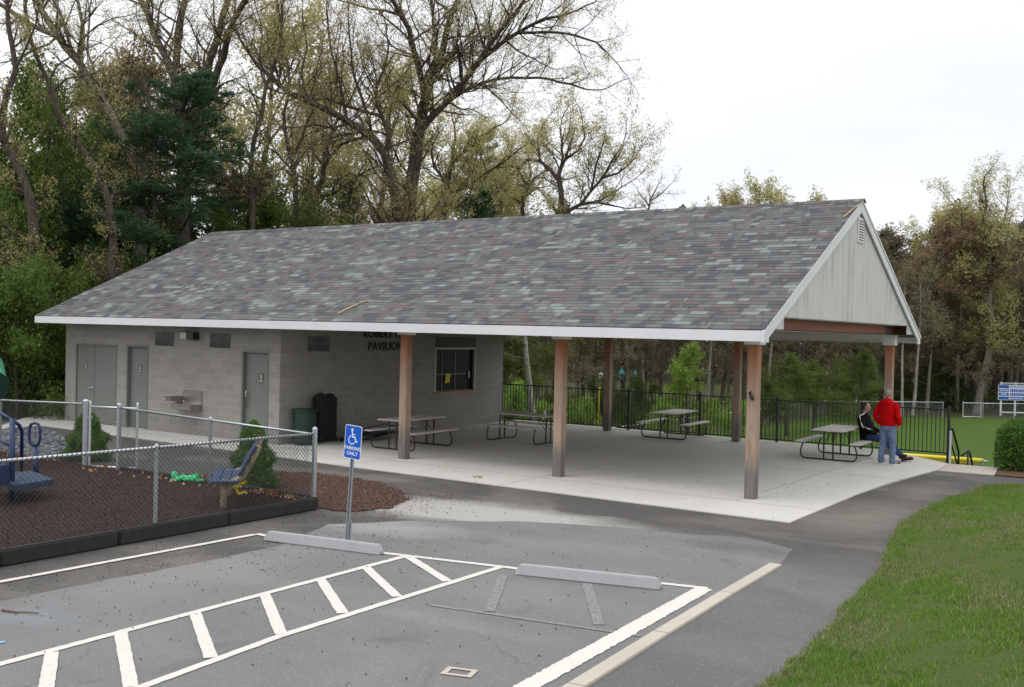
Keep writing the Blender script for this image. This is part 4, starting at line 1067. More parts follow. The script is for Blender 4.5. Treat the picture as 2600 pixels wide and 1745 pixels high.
t = thing('handrail', (1.80, 8.62, 0), 0, 'handrail with pale top leading down the steps to the field', 'handrail')
m = MB(); m.tube([(0, 0, 0), (0, 0, .80)], .030, 10); m.build('post', M['galvl'], t)
m = MB(); m.tube([(0, 0, .80), (0, .04, .86), (.01, .12, .85), (.01, .95, .22), (.01, .97, .10), (.01, .97, -.9)], .026, 8); m.tube([(0, .02, .52), (.0, .93, -.12)], .02, 8); m.build('bar', M['black'], t, smooth=True)
t = thing('handrail', (1.98, 9.85, 0), 0, 'lower black handrail beyond the steps, before the yellow pipe', 'handrail')
m = MB(); m.tube([(-.12, -.2, .10), (0, 0, .24), (.02, .06, .20), (.06, .5, -.35), (.06, .5, -1.5)], .026, 8); m.tube([(0, 0, .22), (0, 0, -1.2)], .026, 8); m.build('bar', M['black'], t, smooth=True)
o = MB(); o.box(-.03, .03, -.03, .03, 0, .62); o = o.build('gate_post', M['black'], bevel=.004); o.location = (2.80, 8.66, 0); tag(o, 'thin black metal post standing against the left side of the hedge', 'post')
# yellow topped fence by the field
t = thing('capped_fence', (0, 0, 0), 0, 'low field fence capped with a thick yellow pipe', 'fence')
ya, yb = Vector((-3.2, 15.0, -.60)), Vector((1.33, 15.6, -.60))
m = MB(); m.tube([ya, yb], .062, 12); m.build('yellow_cap', M['yellowpl'], t, smooth=True)
m = MB(); m.tube([ya+Vector((0, 0, -.11)), yb+Vector((-.3, 0, -.11))], .03, 8); m.build('yellow_cap', M['yellowpl'], t, smooth=True)
for u in (0, .33, .66, 1.0): p = ya.lerp(yb, u); gpost(p.x+.02, p.y, -1.9, -.58, .03, t)
rail([yb, (1.5, 15.6, -.62)], .03, t, 'galv'); chain('wire_mesh', (ya.x, ya.y), (yb.x, yb.y), (-1.75, -.7), (-1.75, -.7), t, 'wirel', .1, .003)
t = thing('field_rail', (0, 0, 0), 0, 'pale horizontal rail right of the yellow pipe', 'rail')
rail([(1.75, 15.6, -.78), (5.6, 15.9, -.86)], .03, t, 'galvl'); gpost(1.72, 15.6, -1.8, -.74, .03, t); gpost(5.6, 15.9, -1.9, -.8, .03, t)
o = MB().tube([(-9.74, 12, -.9), (-9.74, 12, 1.16)], .032, 8).build('pole', M['yellowpl']); tag(o, 'thin yellow pole standing behind the rail fence', 'pole')
# far fences round the field
def farfence(P, ztop, label, gaps=()):
    t = thing('field_fence', (0, 0, 0), 0, label, 'fence')
    for a, b in zip(P, P[1:]):
        A = Vector(a); B = Vector(b); n_ = max(1, round((B-A).length/3.0))
        for k in range(n_+1):
            p = A.lerp(B, k/n_); gpost(p.x, p.y, hgt(p.x, p.y)-.2, ztop(p.y)+.04, .03, t, 'galv')
        rail([(a[0], a[1], ztop(a[1])), (b[0], b[1], ztop(b[1]))], .024, t, 'galvl')
        chain('wire_mesh', tuple(a), tuple(b), (hgt(*a)+.03, ztop(a[1])-.03), (hgt(*b)+.03, ztop(b[1])-.03), t, 'wirel', .14, .0035, 0)
zt = lambda y: lerp(-1.42, -1.50, (y-20)/40)
farfence([(-15.95, 20.5), (-15.85, 38), (-15.7, 55.2)], zt, 'long chain link fence running away along the left side of the field')
farfence([(-15.7, 55.3), (-12.2, 58.6), (-9.1, 61.6)], lambda y: -1.50, 'chain link fence across the far end of the field')
farfence([(-6.75, 63.5), (-3.2, 67.2), (3, 72)], lambda y: -1.52, 'chain link fence in front of the blue scoreboard')
t = thing('field_gate', (0, 0, 0), 0, 'small far gate left of the blue scoreboard', 'gate')
g0, g1 = Vector((-7.9, 62.4, 0)), Vector((-6.85, 63.3, 0))
for p in (g0, g1): gpost(p.x, p.y, -2.55, -1.45, .03, t, 'galvl', name='stile')
for z in (-1.5, -2.5): rail([g0+Vector((0, 0, z)), g1+Vector((0, 0, z))], .028, t)
chain('wire_mesh', (g0.x, g0.y), (g1.x, g1.y), (-2.5, -1.5), (-2.5, -1.5), t, 'wirel', .14, .0035, 0)
# scoreboard
D = 79.0; o0 = at(2277, 912.5, D); ang = math.atan2(rt.y, rt.x)
t = thing('scoreboard', (o0.x, o0.y, o0.z), ang, 'blue baseball scoreboard on white posts beyond the field fence', 'scoreboard')
WB, HB = 5.0, 1.17
m = MB(); m.box(0, WB, .0, .06, 0, HB); bo = m.build('board', M['signwhite'], t)
m = MB(); rows = [0, .29, .58, .87, HB]
m.box(.03, WB-.03, -.004, -.001, .03, .26); 
for j in (1, 2, 3): m.box(.03, .80, -.004, -.001, rows[j]+.03, rows[j+1]-.025)
x = .90
for k in range(22):
    for j in (1, 2): m.box(x, x+.105, -.004, -.001, rows[j]+.03, rows[j+1]-.025)
    x += .136
m.build('board_face', M['boardblue'], bo)
m = MB(); m.box(.84, WB-.03, -.004, -.001, .90, HB-.03); m.build('header', M['boardpale'], bo)
def bt(s, size, x, z): text_mesh(s, size, 'lettering', M['signwhite'], Matrix(((1, 0, 0, x), (0, 0, -1, -.008), (0, 1, 0, z), (0, 0, 0, 1))), bo, .004, .002)
bt('VISITORS', .16, .42, .73); bt('HOME', .16, .42, .44); bt('ASHLAND REC. DEPARTMENT', .17, 1.9, .14)
m = MB()
for k in range(10): xx = .96+.136*2*k; m.box(xx, xx+.05, -.008, -.005, 1.0, 1.1)
m.build('numerals', M['boardblue'], bo)
for x in (.26, 1.34, 3.4, 4.7):
    m = MB(); m.box(x-.06, x+.06, .062, .16, -1.7, HB+.2); m.build('post', M['white'], t)
m = MB(); m.box(.1, WB-.1, -.0, .06, HB+.08, HB+.15); m.build('top_rail', M['white'], t)
m = MB(); m.box(.05, WB, -.6, -.35, -.94, -.86); m.build('lower_rail', M['white'], t)
for px, py, wd, nm, mt, lb in ((1418, 853, 15, 'tarpaulin', 'teal', 'small teal peaked cover far behind the pavilion posts'), (1449, 855, 9, 'tarpaulin', 'teal', 'tiny teal cover right of the peaked teal one'), (1371, 855, 14, 'canopy', 'greycanvas', 'small pale canopy far behind the left rear post')):
    D = 62; c = at(px, py, D); u = D/2362; h = 13*u if mt == 'teal' else 6*u
    m = MB(); m.lathe([(wd*u*.5, 0), (wd*u*.45, h*.3), (wd*u*.2, h*.75), (wd*u*.04, h)], n=8)
    for a in range(4): m.tube([(wd*u*.4*math.cos(a*pi/2), wd*u*.4*math.sin(a*pi/2), 0), (wd*u*.4*math.cos(a*pi/2), wd*u*.4*math.sin(a*pi/2), -.25)], .015, 4)
    o = m.build(nm, M[mt]); o.location = c; tag(o, lb, 'cover')

# ---------------------------------------------------------------- playground things
P1 = Vector((-8.2, -9.05, .155)); D1 = (P1-CAM).dot(fw); P2 = Vector((-9.5, -7.86, .155)); D2 = (P2-CAM).dot(fw)
t = thing('play_structure', (-8.6, -8.7, 0), 0, 'navy steel play structure steps with handrails and a green tube', 'play structure')
def W2L(p): return Vector(p)-Vector((-8.6, -8.7, 0))
def nv(P, r, nm, mt='navy', n=8):
    m = MB(); m.tube([W2L(p) for p in P], r, n); return m.build(nm, M[mt], t, smooth=True)
nv([P1, at(28, 955, D1)], .042, 'post'); nv([at(-60, 900, D1+1.0), at(0, 942, D1+.1), at(32, 962, D1), at(44, 970, D1+.1), at(50, 984, D1+.2), at(49, 1075, D1+.35)], .028, 'handrail')
nv([at(-40, 985, D1+.6), at(0, 1004, D1+.1), at(28, 1020, D1)], .024, 'handrail')
nv([P2, at(80, 1020, D2)], .045, 'post')
q = [at(x, y, D2) for x, y in ((80, 1018), (70, 1013), (67, 1000), (67, 980), (71, 968), (79, 965), (87, 968), (92, 980), (91, 1000), (88, 1013), (80, 1018))]; nv(q, .026, 'grab_loop')
dk = [hit(x, y, (0, 0, .47), (0, 0, 1)) for x, y in ((30, 1108), (124, 1093), (72, 1073), (-20, 1082))]
m = MB(); m.extr([W2L(p) for p in dk], (0, 0, -.09)); m.build('deck', M['navydeck'], t, bevel=.01)
dk = [hit(x, y, (0, 0, .80), (0, 0, 1)) for x, y in ((-10, 1066), (22, 1060), (10, 1048), (-60, 1052))]
m = MB(); m.extr([W2L(p) for p in dk], (0, 0, -.30)); m.build('step', M['navy'], t, bevel=.01)
c0 = at(-16, 880, 19.0); ax = Vector((-1, .5, .25)).normalized()
m = MB(); m.tube([W2L(c0), W2L(c0+ax*.6), W2L(c0+ax*1.4)], .25, 20); tb = m.build('tube', M['green'], t, smooth=True)
m = MB(); m.tube([W2L(c0+ax*.0), W2L(c0-ax*.05)], .28, 20); m.build('rim', M['bin'], tb)
nv([c0+Vector((-1.0, .5, 0)), Vector((c0.x-1.0, c0.y+.5, .1))], .05, 'post')
# rustic bench
t = thing('bench', (-5.35, -7.36, .155), 0, 'blue slatted bench on tan log legs inside the playground fence', 'bench')
ex = Vector((-.72, .69, 0)).normalized(); ey = Vector((.69, .72, 0)).normalized()
def bl(x, y, z): return ex*x+ey*y+Vector((0, 0, z))
def slab(pts, nm, mt, bev=.008):
    m = MB(); a, b_, c_, d_ = pts; nrm = (b_-a).cross(d_-a).normalized()*.03
    m.extr([a, b_, c_, d_], nrm); return m.build(nm, M[mt], t, bevel=bev)
LB = 1.45
for k in range(3): y0 = -.22+k*.147; slab([bl(-.12, y0, .43), bl(LB, y0, .43), bl(LB, y0+.138, .43), bl(-.12, y0+.138, .43)], 'seat_slat', 'slats')
for k in range(3):
    a = .22+k*.085; z = .50+k*.155
    slab([bl(-.12, a, z), bl(-.12, a+.075, z+.14), bl(LB, a+.075, z+.14), bl(LB, a, z)], 'back_slat', 'slats')
for x in (.05, 1.2):
    m = MB(); m.tube([bl(x, -.02, -.1), bl(x+.01, -.015, .2), bl(x, -.02, .43)], [.052, .045, .055], 8); m.build('leg', M['log'], t, smooth=True)
    m = MB(); m.tube([bl(x, -.1, .38), bl(x, .10, .385), bl(x, .26, .47), bl(x, .36, .66), bl(x, .50, .95)], [.045, .05, .052, .05, .045], 8); m.build('back_support', M['log'], t, smooth=True)
t = thing('ribbon', (-5.35, -7.3, .155), 0, 'torn yellow tape tied round the bench leg', 'ribbon')
m = MB()
for k in range(3):
    P = [bl(.02+.02*k, .02+.03*k, .36-.02*k)]
    for j in range(6): P.append(P[-1]+bl(.02*R.uniform(-1, 1), .035+.02*R.uniform(-1, 1), R.uniform(-.06, .04)))
    for a, b_ in zip(P, P[1:]): m.bar(a, b_, .004, .035)
m.build('strip', M['yellow'], t)
c = hit(428, 1098, (0, 0, .16), (0, 0, 1)); u = (c-CAM).dot(fw)/2362
m = MB(); rh = Vector((rt.x, rt.y, 0)).normalized()
for dx, dy, dz, a, b_ in ((-30, 0, 14, 9, 10), (-24, 0, 5, 10, 7), (-12, 2, 8, 12, 8), (0, 0, 7, 13, 8), (13, 0, 8, 11, 9), (20, 1, 14, 7, 8), (28, 0, 4, 12, 4), (38, 0, 2, 8, 3), (-34, 0, 3, 8, 3)):
    m.ell(rh*dx*u+Vector((0, dy*u, max(dz, 2)*u)), (a*u, a*u*.8, b_*u), 10, 7)
o = m.build('toy', M['toygreen']); remesh(o, .012, 2, .035, .05); o.location = (c.x, c.y, c.z-.01)
tag(o, 'crumpled bright green soft toy lying on the dark mulch', 'toy')
# sticks
def stick(px, hits, r, label, nm='stick', mt='stick'):
    m = MB(); P = hits; o0 = P[0].copy(); m.tube([p-o0 for p in P], [r*lerp(1, .5, i/(len(P)-1)) for i in range(len(P))], 6); o = m.build(nm, M[mt], smooth=True); o.location = o0
    return tag(o, label, 'stick')
rn = Vector((0, -sm, 1))
H = lambda x, y: hit(x, y, (0, EY0, EZ+.03), rn)
stick(0, [H(772, 716), H(790, 706), H(806, 699), H(825, 690), H(842, 686)], .028, 'long pale fallen stick lying on the roof shingles')
stick(0, [H(1925, 496), H(1938, 484), H(1950, 474), H(1966, 463)], .02, 'thin pale stick near the ridge end of the roof')
g_ = lambda x, y: hit(x, y, (0, 0, .01), (0, 0, 1))
stick(0, [g_(4, 1392), g_(20, 1394), g_(40, 1397), g_(52, 1396), g_(88, 1399)], .012, 'thin reddish twig lying on the asphalt at the left', mt='copper')
m = MB(); c = g_(1048, 1531)
for k in range(4): m.box(*[(-.14, .14, .06, .1), (-.14, .14, -.1, -.06), (-.14, -.09, -.06, .06), (.09, .14, -.06, .06)][k], 0, .004)
o = m.build('utility_cover', M['curbstone']); o.location = (c.x, c.y, 0.0); o.rotation_euler = (0, 0, .3); tag(o, 'small square tan utility cover frame in the asphalt', 'cover')
leafs = []
for k in range(14): leafs.append(Vector(gg(1090, 1090)+(.02,))+Vector((R.gauss(0, .06), R.gauss(0, .04), 0)))
tag(leafmesh('leaf', leafs, .08, M['l_fall'], flat=.5), 'single dry leaf lying on the front edge of the slab', 'leaf')

# ---------------------------------------------------------------- people
def limb(m, P, rr, n=12):
    m.tube(P, rr, n)
    for p, r_ in zip(P, rr): m.ell(p, (r_, r_, r_), n, 8)
def tor(m, secs, n=20):
    """secs: (x,y,z,rx,ry) elliptical sections"""
    b0 = len(m.v)
    for (x, y, z, rx, ry) in secs:
        for k in range(n): a = 2*pi*k/n; m.v.append(Vector((x+rx*math.cos(a), y+ry*math.sin(a), z)))
    for i in range(len(secs)-1):
        for k in range(n): k2 = (k+1) % n; m.f.append((b0+i*n+k, b0+i*n+k2, b0+(i+1)*n+k2, b0+(i+1)*n+k))
    m.f.append(tuple(b0+k for k in reversed(range(n)))); m.f.append(tuple(b0+(len(secs)-1)*n+k for k in range(n)))
def headparts(m, c, yaw):
    Rz = Matrix.Rotation(yaw, 3, 'Z'); f = lambda x, y, z: Vector(c)+Rz @ Vector((x, y, z))
    m.ell(f(0, -.012, .03), (.074, .092, .088), 16, 12, Rz); m.ell(f(0, .018, -.04), (.056, .066, .066), 14, 10, Rz)
    m.ell(f(0, .045, -.075), (.032, .032, .028), 10, 8, Rz)
    m.tube([f(0, .085, .025), f(0, .103, -.012), f(0, .09, -.022)], [.008, .014, .010], 8); m.ell(f(0, .10, -.014), (.015, .014, .012), 8, 6, Rz)
    m.ell(f(0, .078, -.047), (.024, .012, .006), 10, 6, Rz); m.ell(f(0, .076, -.056), (.020, .011, .006), 10, 6, Rz); m.ell(f(0, .076, .038), (.05, .012, .009), 12, 6, Rz)
    for s in (-1, 1): m.ell(f(s*.077, -.008, -.0), (.010, .020, .031), 8, 8, Rz); m.ell(f(s*.04, .06, -.015), (.022, .02, .02), 8, 6, Rz)
    return f, Rz
def hand(m, w_, d, side, up_=Vector((0, 0, 1))):
    """palm + four bent fingers of different lengths + thumb leaving the side of the palm"""
    d = d.normalized(); sx_ = d.cross(up_).normalized(); pn = sx_.cross(d)
    pc = w_+d*.045; m.ell(pc, (.03, .03, .022), 10, 8); m.ell(w_+d*.065, (.034, .034, .018), 10, 8)
    for k, (o_, l_) in enumerate(((-.030, .062), (-.010, .075), (.010, .070), (.029, .055))):
        a = w_+d*.085+sx_*o_; b_ = a+d*l_*.5-pn*.008; c_ = b_+d*l_*.3-pn*.022; e = c_+d*l_*.12-pn*.02
        limb(m, [a-d*.02, a, b_, c_, e], [.0095, .0095, .0088, .008, .007], 8)
    a = w_+d*.025+sx_*.026*side; limb(m, [a, a+sx_*.028*side+d*.025-pn*.006, a+sx_*.036*side+d*.055-pn*.014], [.012, .0105, .008], 8)
def eyes(f, par):
    for s in (-1, 1):
        m = MB(); m.ell(f(s*.031, .077, .018), (.010, .006, .006), 8, 6); m.build('eye', M['letters'], par)
# man standing, seen from behind
t = thing('person', (.65, 7.33, .008), -.22, 'standing person with grey hair in red hooded sweatshirt and blue jeans, hands in pockets', 'person')
m = MB()
tor(m, [(0, 0, .84, .14, .10), (0, 0, .95, .155, .11), (0, 0, 1.08, .145, .105), (0, -.005, 1.25, .17, .115), (0, -.01, 1.38, .175, .11), (0, -.01, 1.46, .11, .08)])
limb(m, [(0, -.01, 1.44), (0, .0, 1.54)], [.058, .055])
f, Rz = headparts(m, (0, .02, 1.638), -.35)
for s in (-1, 1):
    limb(m, [(s*.175, -.01, 1.41), (s*.262, -.035, 1.14), (s*.235, .06, .96)], [.05, .042, .028]); hand(m, Vector((s*.232, .065, .955)), Vector((-s*.15, .25, -1)), -s, Vector((0, 1, .2)))
    limb(m, [(s*.09, 0, .88), (s*.105, .02, .50), (s*.125, -.02, .10)], [.085, .058, .040]); limb(m, [(s*.125, -.03, .045), (s*.15, .13, .035)], [.035, .028])
bo = remesh(m.build('body', M['skin'], t), .0095, 3)
eyes(f, bo)
m = MB(); hc = f(0, -.030, .045); m.ell(hc, (.083, .093, .085), 16, 12, Rz); m.ell(f(0, -.062, -.010), (.070, .048, .062), 12, 10, Rz)
for s in (-1, 1): m.ell(f(s*.066, .00, .03), (.014, .035, .038), 8, 8, Rz)
remesh(m.build('hair', M['greyhair'], bo), .009, 2, .012, .03)
m = MB()
tor(m, [(0, 0, .90, .168, .128), (0, 0, .93, .19, .145), (0, -.005, 1.0, .205, .155), (0, -.01, 1.15, .195, .15), (0, -.015, 1.30, .21, .15), (0, -.02, 1.42, .205, .13), (0, -.02, 1.49, .12, .10), (0, -.01, 1.54, .078, .075)])
for s in (-1, 1): limb(m, [(s*.185, -.015, 1.405), (s*.235, -.03, 1.28), (s*.285, -.045, 1.13), (s*.275, .02, 1.03), (s*.245, .065, .965)], [.078, .072, .068, .062, .048])
m.ell((0, -.11, 1.45), (.135, .075, .085), 14, 8); m.ell((-.05, -.105, 1.44), (.06, .05, .06), 10, 8); m.ell((.05, -.11, 1.43), (.06, .045, .07), 10, 8); m.ell((0, -.05, 1.525), (.10, .065, .035), 14, 8)
remesh(m.build('sweatshirt', M['redcloth'], t), .012, 2, .045, .12)
m = MB(); tor(m, [(0, 0, .80, .165, .125), (0, 0, .90, .17, .13), (0, 0, .96, .165, .125)])
limb(m, [(-.09, 0, .86), (-.10, .02, .68), (-.11, .02, .48), (-.125, -.015, .25), (-.13, -.02, .085)], [.105, .098, .080, .070, .072]); limb(m, [(.09, 0, .86), (.105, .02, .68), (.125, .03, .48), (.145, -.005, .25), (.155, -.02, .085)], [.105, .098, .080, .070, .072])
remesh(m.build('jeans', M['jeans'], t), .012, 2, .04, .09)
for s, yaw in ((-1, .05), (1, -.65)):
    Rf = Matrix.Rotation(yaw, 3, 'Z'); c = Vector((s*.14, -.02, 0)); F_ = lambda x, y, z: c+Rf @ Vector((x, y, z))
    m = MB(); m.ell(F_(0, -.01, .055), (.043, .06, .05), 12, 8, Rf); m.ell(F_(0, .10, .045), (.046, .10, .038), 14, 8, Rf); m.ell(F_(0, .16, .04), (.044, .055, .032), 12, 8, Rf)
    sh_ = remesh(m.build('shoe', M['shoeblack'], t), .008, 2)
    m = MB(); m.extr([F_(x*.05, .075+y*.145, .0) for x, y in [(math.cos(k*pi/8), math.sin(k*pi/8)) for k in range(16)]], (0, 0, .026)); m.build('sole', M['shoewhite'], sh_)
    m = MB(); m.bar(F_(-.047*1, .02, .04), F_(-.047, .12, .06), .006, .016); m.bar(F_(.047, .02, .04), F_(.047, .12, .06), .006, .016); m.build('shoe_stripe', M['shoewhite'], sh_)
# man seated on the bench, legs stretched out and crossed
t = thing('person', (-.06, 8.28, .008), -pi/2-.12, 'seated person in black track jacket and jeans with outstretched crossed legs', 'person')
m = MB()
tor(m, [(0, .0, .47, .15, .13), (0, -.01, .56, .155, .13), (0, -.05, .72, .15, .12), (0, -.09, .88, .17, .12), (0, -.11, 1.0, .165, .105), (0, -.10, 1.07, .10, .08)])
limb(m, [(0, -.10, 1.05), (0, -.075, 1.15)], [.06, .056]); f, Rz = headparts(m, (0, -.045, 1.252), .25)
wr = {1: Vector((.11, .25, .635)), -1: Vector((-.13, .27, .63))}
for s in (-1, 1):
    limb(m, [(s*.175, -.10, 1.0), (s*.25, .0, .75), wr[s]], [.05, .042, .027]); hand(m, wr[s]-Vector((0, 0, .002)), Vector((-s*.35, 1, -.12)), -s, Vector((0, 0, 1)))
KN = {1: [(.09, .02, .53), (.11, .44, .50), (.03, .80, .17)], -1: [(-.09, .02, .53), (-.10, .46, .46), (-.06, .84, .12)]}
for s in (-1, 1): limb(m, KN[s], [.085, .058, .04])
FT = {1: ((.02, .84, .115), (.10, .97, .15)), -1: ((-.06, .88, .06), (-.10, 1.04, .09))}
for s in (-1, 1): limb(m, [Vector(FT[s][0]), Vector(FT[s][1])], [.035, .028])
bo = remesh(m.build('body', M['skin'], t), .0095, 3); eyes(f, bo)
m = MB(); m.ell(f(0, -.034, .045), (.080, .088, .080), 16, 12, Rz); m.ell(f(0, -.062, -.01), (.070, .05, .06), 12, 10, Rz)
for s in (-1, 1): m.ell(f(s*.066, .0, .02), (.013, .026, .036), 8, 8, Rz)
remesh(m.build('hair', M['darkhair'], bo), .009, 2, .014, .03)
m = MB(); tor(m, [(0, .0, .46, .19, .17), (0, -.01, .55, .20, .175), (0, -.04, .70, .195, .17), (0, -.085, .86, .205, .155), (0, -.115, .98, .20, .13), (0, -.115, 1.05, .13, .10), (0, -.095, 1.12, .075, .072)])
sleeve = {}
for s in (-1, 1):
    sleeve[s] = [Vector((s*.185, -.105, .985)), Vector((s*.235, -.06, .87)), Vector((s*.265, .0, .75)), Vector((s*.21, .12, .69)), wr[s]+Vector((0, -.01, 0))]
    limb(m, sleeve[s], [.078, .074, .068, .06, .045])
remesh(m.build('jacket', M['jacket'], t), .013, 2, .035, .10)
m = MB(); P = [Vector((.06, -.06, 1.115)), Vector((.12, -.08, 1.085))]+[p+Vector((.045, -.02, .055)) for p in sleeve[1][:2]]+[p+Vector((.06, .0, .035)) for p in sleeve[1][2:3]]+[p+Vector((.04, .02, .05)) for p in sleeve[1][3:4]]+[wr[1]+Vector((.02, -.03, .045))]
for a, c in zip(P, P[1:]): m.bar(a, c, .016, .028, up_ if 0 else (0, 0, 1))
m.build('sleeve_stripe', M['shoewhite'], t)
m = MB(); tor(m, [(0, .0, .44, .165, .15), (0, .0, .52, .17, .15), (0, -.01, .58, .16, .14)])
for s, off in ((1, 0), (-1, 0)): P = [Vector(p) for p in KN[s]]; limb(m, [P[0], P[0].lerp(P[1], .5)+Vector((0, 0, .01)), P[1], P[1].lerp(P[2], .5), P[2]], [.105, .095, .078, .068, .066])
remesh(m.build('jeans', M['jeansd'], t), .013, 3, .022, .09)
for s in (1, -1):
    a, c = [Vector(v) for v in FT[s]]; m = MB(); d = (c-a).normalized(); Rq = d.to_track_quat('Y', 'Z').to_matrix()
    m.ell(a, (.044, .06, .052), 12, 8, Rq); m.ell(a+d*.10, (.048, .10, .04), 14, 8, Rq); m.ell(a+d*.17, (.046, .055, .036), 12, 8, Rq)
    sh_ = remesh(m.build('shoe', M['shoebrown'], t), .008, 2)
    m = MB(); m.extr([a+Rq @ Vector((x*.05, .075+y*.15, -.052)) for x, y in [(math.cos(k*pi/8), math.sin(k*pi/8)) for k in range(16)]], Rq @ Vector((0, 0, .022))); m.build('sole', M['black'], sh_)
#@@PART4
# ---------------------------------------------------------------- trees
RT = random.Random(11)
def rv(): return Vector((RT.gauss(0, 1), RT.gauss(0, 1), RT.gauss(0, 1)))
def grow(m, tips, p, d, Ln, r, lvl, P):
    n = max(3, int(Ln/P['seg'][lvl])); pts = [p.copy()]; d = d.normalized()
    for i in range(n):
        d = (d+rv()*P['wig'][lvl]+Vector((0, 0, P['up'][lvl]))).normalized(); pts.append(pts[-1]+d*(Ln/n))
    r1 = r*(.35 if lvl < P['max'] else .3)
    rr = [lerp(r, r1, i/n) for i in range(n+1)]
    m[lvl if lvl < len(m) else -1].tube(pts, rr, P['n'][lvl], cap=False)
    if lvl == P['max']:
        tips.extend(pts[1:]); return
    nc = P['nch'][lvl]
    for k in range(nc):
        t = lerp(P['t0'][lvl], 1, (k+RT.random()*.9)/nc); i = min(n-1, int(t*n)); q = pts[i].lerp(pts[i+1], t*n-i)
        tg = (pts[i+1]-pts[i]).normalized(); s = tg.cross(rv()).normalized()
        a = math.radians(RT.uniform(*P['ang'][lvl])); dd = tg*math.cos(a)+s*math.sin(a)
        grow(m, tips, q, dd, Ln*P['ratio'][lvl]*(1.15-.55*t)*RT.uniform(.7, 1.25), lerp(r, r1, t)*P['rr'][lvl], lvl+1, P)
    grow(m, tips, pts[-1], d, Ln*P['ratio'][lvl]*.8, r1*.95, lvl+1, P)
def leaves(name, tips, per, size, mat, parent, sig=.12, asp=.5, seed=1, droop=.05, cap=40000, clus=1):
    T = np.array([tuple(t) for t in tips]); r = np.random.default_rng(seed)
    C = np.repeat(T, max(1, int(math.ceil(per))), 0)
    if per < 1 or per != int(per): C = C[r.random(len(C)) < per/math.ceil(per)]
    C = C+r.normal(size=C.shape)*sig; C[:, 2] -= droop*r.random(len(C))
    if clus > 1:
        C = np.repeat(C, clus, 0); C = C+r.normal(size=C.shape)*size*.62; C[:, 2] -= size*.5*r.random(len(C))
    if len(C) > cap: C = C[r.permutation(len(C))[:cap]]
    return leafmesh(name, C, size, mat, parent, asp, seed)
def smoothline(P, rr, step):
    Q = []; Rr = []
    for i in range(len(P)-1):
        p0 = P[max(i-1, 0)]; p1 = P[i]; p2 = P[i+1]; p3 = P[min(i+2, len(P)-1)]
        k = max(1, int((p2-p1).length/step))
        for j in range(k):
            t = j/k; a = -t+2*t*t-t**3; b_ = 2-5*t*t+3*t**3; c = t+4*t*t-3*t**3; d = -t*t+t**3
            Q.append((p0*a+p1*b_+p2*c+p3*d)*.5+rv()*.02); Rr.append(lerp(rr[i], rr[i+1], t))
    Q.append(P[-1]); Rr.append(rr[-1]); return Q, Rr
def hero(D, limbs, label, leafmat, bark='bark', per=3, lsize=.13, spacing=.42, sub=2.4, cat='tree', name='oak_tree', seed=1, sig=.13, up_=.04, group=None, cap=34000, asp=.5, first=.45):
    """limbs: list of (pixel polyline, r0 px, r1 px); the depth wanders away from D along every limb"""
    RT.seed(seed); placed = []; lines = []
    for li, (pp, ra, rb) in enumerate(limbs):
        if li == 0: dep = D
        else: dep = min(placed, key=lambda q: (q[0]-pp[0][0])**2+(q[1]-pp[0][1])**2)[2]
        drift = 0 if li == 0 else RT.uniform(-.6, .6); P = []; rr = []; dist = 0
        for i, (x, y) in enumerate(pp):
            if i: dist += math.hypot(x-pp[i-1][0], y-pp[i-1][1])*D/2362
            d_ = dep+drift*dist; placed.append((x, y, d_)); P.append(at(x, y, d_)); rr.append(lerp(ra, rb, i/(len(pp)-1))*D/2362)
        if li == 0:
            g = P[0].copy(); g.z = hgt(g.x, g.y)-.2
            if P[0].z > g.z+.5: P = [g]+P; rr = [rr[0]*1.35]+rr
        lines.append(smoothline(P, rr, .5))
    base = lines[0][0][0].copy(); t = thing(name, base, 0, label, cat, group)
    mt, mb_, tips = MB(), MB(), []
    PP = dict(max=2, nch=[6, 4], ratio=[.5, .5], ang=[(28, 62), (30, 70)], wig=[.16, .22, .28], up=[up_, up_, 0.02], seg=[.35, .3, .22], n=[5, 3, 3], t0=[.2, .15], rr=[.55, .6])
    for li, (Q, rr) in enumerate(lines):
        Q = [q-base for q in Q]; mt.tube(Q, rr, 10 if rr[0] > .12 else 7, cap=False)
        tot = len(Q); s = 0; nxt = RT.random()*spacing
        for i in range(tot-1):
            sl_ = (Q[i+1]-Q[i]).length; s += sl_; fr = i/tot
            if li == 0 and fr < first: continue
            while s > nxt:
                s -= nxt; nxt = spacing*RT.uniform(.6, 1.5)
                tg = (Q[i+1]-Q[i]).normalized(); sd_ = tg.cross(rv()).normalized()
                if sd_.z < -.2 and RT.random() < .6: sd_ = -sd_
                a = math.radians(RT.uniform(35, 70))
                grow([mb_], tips, Q[i], tg*math.cos(a)+sd_*math.sin(a), sub*lerp(1.15, .65, fr)*RT.uniform(.5, 1.3), min(rr[i]*.5, .055), 0, PP)
        grow([mb_], tips, Q[-1], Q[-1]-Q[-2], sub*.8, rr[-1]*.9, 0, PP)
    mt.build('trunk', M[bark], t, fix=False, smooth=True); mb_.build('branches', M['bark'], t, fix=False, smooth=True)
    if per: leaves('crown', tips, per*.62, lsize*.56, M[leafmat], t, sig=sig*.7, seed=seed, cap=int(cap*2.0), asp=asp, clus=3)
    return t
